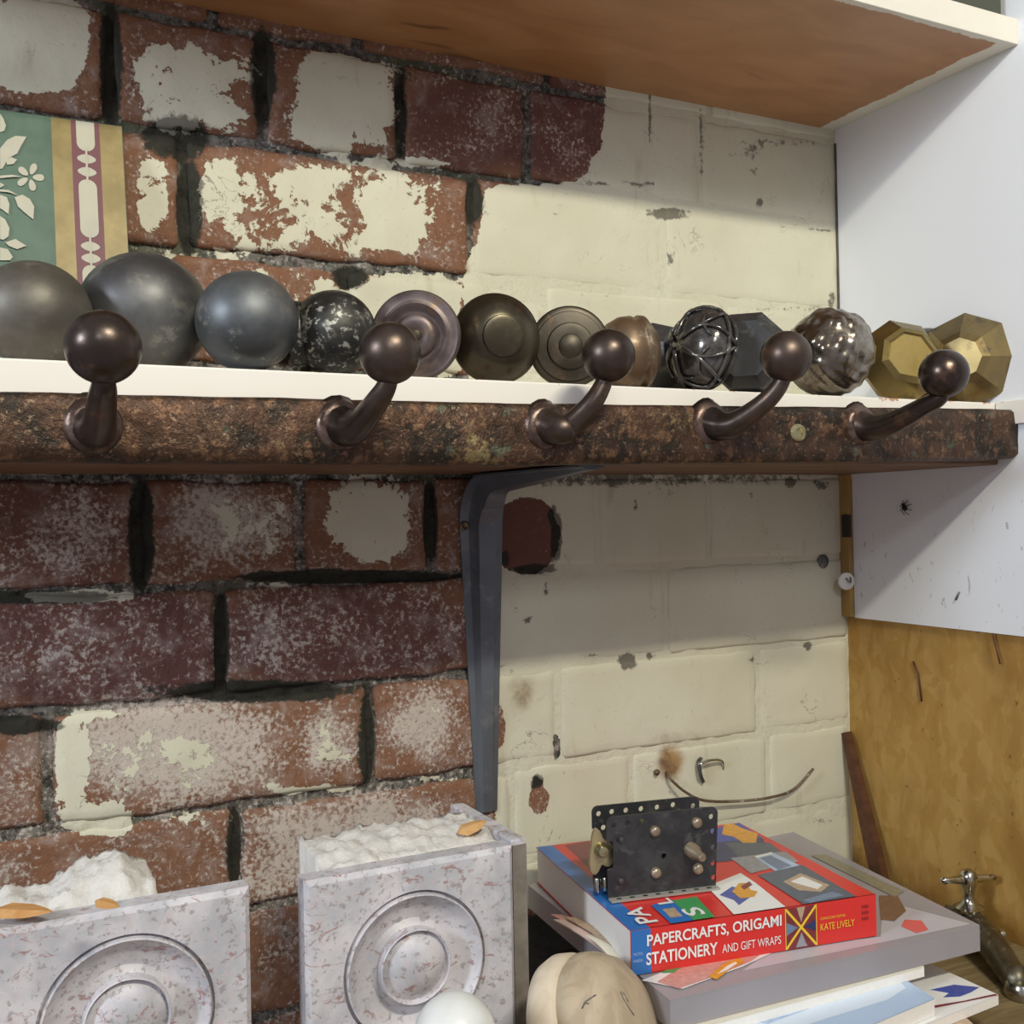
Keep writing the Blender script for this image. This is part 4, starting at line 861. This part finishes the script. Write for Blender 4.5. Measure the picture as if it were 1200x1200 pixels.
# ------------------------------------------------------------------ clockwork gear frame on the book
gf = empty('gear_frame', (-.31, -.14, BT)); tag(gf, 'black two-plate metal gear frame with brass bolts standing on the red book', 'mechanism')
GT = BT+.0007
Pa, Pb = at(713, 1055, 2, GT), at(843, 1039, 2, GT); gu = (Pb-Pa).normalized(); GW = (Pb-Pa).length; gn = Vector((gu.y, -gu.x, 0)); GH = .0515
def gm(off): O = Pa-gn*off; return Matrix(((gu.x, 0, gn.x, O.x), (gu.y, 0, gn.y, O.y), (0, 1, 0, GT), (0, 0, 0, 1)))
M_PLATE = metal_mat('black_plate', (.040, .040, .043), (.065, .065, .068), (.09, .09, .09), .42, 40, .1, metal=.4)
M_BOLT = metal_mat('dull_brass_bolt', (.42, .34, .24), (.30, .24, .17), (.5, .44, .34), .35, 60, .1, metal=.6)
holes = [(.06, .90), (.18, .91), (.31, .91), (.94, .88), (.95, .70), (.95, .50), (.95, .30), (.95, .12), (.50, .46), (.10, .72)]
def plate(name, off, extra):
    W, Hh = GW, GH; bm = bmesh.new(); r = .004; out = []
    for (cx, cy, a0) in ((W-r, r*.4, -90), (W-r, Hh-r, 0), (r, Hh-r, 90), (r*.4, r*.4, 180)):
        for i in range(5): a = math.radians(a0+22.5*i); rr = r if cy > r else r*.4; out.append((cx+rr*math.cos(a), cy+rr*math.sin(a)))
    # notch in the left edge
    k = 15; out = out[:15]+[(0, Hh*.72), (.004, Hh*.70), (.004, Hh*.38), (0, Hh*.36)]+out[15:]
    ov = [bm.verts.new((x, y, 0)) for x, y in out]; ed = [bm.edges.new((ov[i], ov[(i+1) % len(ov)])) for i in range(len(ov))]
    for u, v in holes+extra:
        hv = [bm.verts.new((u*W+.0018*math.cos(a), v*Hh+.0018*math.sin(a), 0)) for a in [2*math.pi*i/10 for i in range(10)]]
        ed += [bm.edges.new((hv[i], hv[(i+1) % 10])) for i in range(10)]
    bmesh.ops.triangle_fill(bm, use_beauty=True, use_dissolve=False, edges=ed)
    ex_ = bmesh.ops.extrude_face_region(bm, geom=list(bm.faces)); vv = [g for g in ex_['geom'] if isinstance(g, bmesh.types.BMVert)]
    bmesh.ops.translate(bm, vec=(0, 0, -.0014), verts=vv); bmesh.ops.transform(bm, matrix=gm(off), verts=bm.verts); o = frombm(name, bm, M_PLATE); par(o, gf); return o
plate('plate', 0, []); plate('plate', .027, [(.45, .91), (.6, .91), (.75, .92)])
gm0 = gm(0)
for u, v in [(.42, .78), (.80, .83), (.42, .27), (.80, .26)]:
    o = lathe('bolt', [(.0034, 0), (.0034, .0018), (.0028, .0030), (.0012, .0034)], M_BOLT, None, 14, True, gm0 @ Matrix.Translation((u*GW, v*GH, 0))); par(o, gf)
    o = lathe('spacer_rod', [(.0020, 0), (.0020, .0254)], M_SCREW, None, 12, True, gm(.0268) @ Matrix.Translation((u*GW, v*GH, 0))); par(o, gf)
o = lathe('axle', [(.0048, 0), (.0048, .006), (.0030, .008), (.0030, .0135), (.0022, .0150), (.0008, .0152)], M_BOLT, None, 18, True, gm0 @ Matrix.Translation((.74*GW, .51*GH, 0)) @ dir_mtx((.12, -.12, 1))); par(o, gf)
for u, v in [(.12, .72), (.11, .22)]:
    o = lathe('stud', [(.0019, 0), (.0017, .0018), (.0006, .0022)], M_DARK, None, 12, True, gm0 @ Matrix.Translation((u*GW, v*GH, 0))); par(o, gf)
bm = bmesh.new(); box_bm(bm, .000, GW*.97, .0, .0012, 0, .0058, gm0, 0); par(frombm('base_flange', bm, plain('zinc_flange', (.42, .41, .36), .4, .3)), gf)
bm = bmesh.new()
for i in range(8): box_bm(bm, GW*(.06+.115*i), GW*(.06+.115*i)+.003, .0012, .0014, .002, .0038, None, 0)
bmesh.ops.transform(bm, matrix=gm0, verts=bm.verts); par(frombm('flange_slots', bm, M_BLACK), gf)
o = lathe('winding_drum', [(.0058, 0), (.0058, .0205), (.0035, .021)], M_SCREW, None, 20, True, gm(.024) @ Matrix.Translation((.62*GW, .72*GH, 0))); par(o, gf)
# brass cam at the left opening
cam_pts = []
for i in range(28):
    a = 2*math.pi*i/28; r = .0105+.0028*math.cos(3*a+.6)+.002*math.cos(2*a); cam_pts.append((-.0022+r*.62*math.cos(a), .028+r*1.35*math.sin(a)))
bm = bmesh.new(); f_ = [bm.verts.new((x, y, -.007)) for x, y in cam_pts]; bk_ = [bm.verts.new((x, y, -.010)) for x, y in cam_pts]; bm.faces.new(f_); bm.faces.new(bk_[::-1])
for k in range(28): bm.faces.new((f_[k], bk_[k], bk_[(k+1) % 28], f_[(k+1) % 28]))
bmesh.ops.transform(bm, matrix=gm0, verts=bm.verts); par(frombm('brass_cam', bm, metal_mat('pale_brass', (.55, .46, .26), (.40, .33, .18), None, .35, 60, .2, metal=.7)), gf)
o = lathe('cam_hub', [(.0045, -.0068), (.0045, -.0045), (.0030, -.0030), (.0030, -.0010), (.0012, -.0006)], M_SCREW, None, 18, True, gm0 @ Matrix.Translation((-.002, .030, .0))); par(o, gf)
for k in (0, 1):
    o = lathe('roller', [(.0021, 0), (.0024, .001), (.0024, .007), (.0018, .0085)], M_CHROME, None, 12, True, gm(.010) @ Matrix.Translation((-.0035+k*.0055, .0065-k*0, 0)) @ Matrix.Rotation(math.radians(-90), 4, 'X') @ Matrix.Translation((0, 0, -.004))); par(o, gf)

# ------------------------------------------------------------------ tap
Tc = at(1135, 1030, 1, -.150); tp = empty('tap', (Tc.x, Tc.y, BZ)); tag(tp, 'old chrome tap with a cross bar handle standing behind the pile', 'tap')
Hd = Tc
o = lathe('spindle', [(.0120, -.036), (.0122, -.028), (.0104, -.024), (.0112, -.021), (.0062, -.018), (.0038, -.014), (.0046, -.008), (.0062, -.004), (.0066, .002), (.0052, .006), (.0020, .0075)], M_CHROME, None, 24, True, Matrix.Translation(Hd)); par(o, tp)
hb = Vector((1, -.30, -.02)).normalized()
o = tube('handle', [Hd-hb*.0225, Hd-hb*.020, Hd-hb*.016, Hd-hb*.006, Hd+hb*.006, Hd+hb*.016, Hd+hb*.020, Hd+hb*.0225], [.0018, .0030, .0022, .0036, .0036, .0022, .0030, .0018], M_CHROME, None, 14); par(o, tp)
q0 = Hd+Vector((0, 0, -.030)); ne = at(1197, 1158, 2, BZ+.006); Bd = spline([q0+Vector((-.012, .010, -.002)), q0+Vector((0, 0, -.004)), q0.lerp(Vector((ne.x, ne.y, q0.z-.008)), .5), q0.lerp(Vector((ne.x, ne.y, q0.z-.012)), .85), Vector((ne.x, ne.y, BZ+.012))], 6)
n_ = len(Bd); o = tube('spout', Bd, [float(np.interp(i/(n_-1), [0, .25, .6, .9, 1], [.011, .0120, .0098, .0085, .0085])) for i in range(n_)], M_TARN, None, 20); par(o, tp)
o = lathe('nozzle', [(.0105, 0), (.0110, .003), (.0100, .008), (.0088, .010)], M_CHROME, None, 22, True, Matrix.Translation((ne.x, ne.y, BZ+.0005))); par(o, tp)
C = at(1170, 1095, 1, -.165); o = lathe('side_screw', [(.003, -.004), (.003, 0), (.0042, .001), (.0036, .0042), (.001, .005)], M_CHROME, None, 14, True, T(C, (.9, -.6, .1))); par(o, tp)
o = lathe('foot', [(.013, 0), (.013, .003), (.0095, .004), (.0090, abs(q0.z-BZ)+.002)], M_TARN, None, 24, True, Matrix.Translation((q0.x, q0.y, BZ+.0003))); par(o, tp)

# ------------------------------------------------------------------ turned wooden knob and white porcelain piece in front
def rest_on(x, y, r, z0):
    d = Vector(ray(x, y)); t = z0/(d.z-r/FPX); return Vector(CAM)+d*t, t*r/FPX
C, R = rest_on(701, 1204, 90, BZ+.0004)
root = empty('turned_wood_knob', (C.x, C.y, BZ)); tag(root, 'large pale turned wooden knob with pencil marks, at the bottom beside the books', 'knob')
f = Vector((.55, -.72, .42)).normalized()
o = lathe('flange', [(.5*R, -.62*R), (.80*R, -.58*R), (.95*R, -.46*R), (1.0*R, -.30*R), (.97*R, -.14*R), (.90*R, -.06*R), (.6*R, -.05*R)], M_TURN2, None, 64, True, T(C, f)); par(o, root)
Mx = T(C, f)
o = lathe('dome', [(.88*R, -.07*R), (.93*R, .02*R), (.90*R, .20*R), (.78*R, .42*R), (.60*R, .56*R), (.36*R, .64*R), (.01, .66*R)][:-1]+[(.0005, .66*R)], M_TURN, None, 64, True, Mx); par(o, root)
inkm = plain('pencil_lead', (.13, .12, .12), .6)
def pencil(pts):
    Q = []
    for x, y in pts:
        d = Vector(ray(x, y)).normalized(); dv, gi = Vector(CAM), None; ok, loc, nr, _i = o.ray_cast(o.matrix_world.inverted() @ dv, d)
        if ok: Q.append(loc)
    if len(Q) > 1: par(tube('pencil_mark', Q, .00045, inkm, None, 5), root)
bpy.context.view_layer.update()
dm = o
for pts in [[(682, 1182), (686, 1174), (692, 1170), (698, 1166)], [(684, 1176), (690, 1176)], [(727, 1162), (731, 1172), (738, 1183), (743, 1190)], [(730, 1163), (736, 1174)]]: pencil(pts)
C = at(533, 1214, 1, -.23); R = .0205
root = empty('porcelain_cap', (C.x, C.y, BZ)); tag(root, 'smooth white rounded cap at the bottom edge in front of the right marble block', 'cap')
m_p = plain('white_porcelain', (.74, .76, .74), .25)
o = lathe('dome', [(R, 0)]+arcprof(R, 4, 89, 14, 0), m_p, None, 48, True, Matrix.Translation(C)); par(o, root)
o = lathe('body', [(R*.9, BZ+.0004-C.z), (R, BZ+.002-C.z), (R*.96, -.022), (R*1.04, -.018), (R*1.04, -.014), (R*.98, -.012), (R*.98, -.0002)], m_p, None, 48, True, Matrix.Translation(C)); par(o, root)
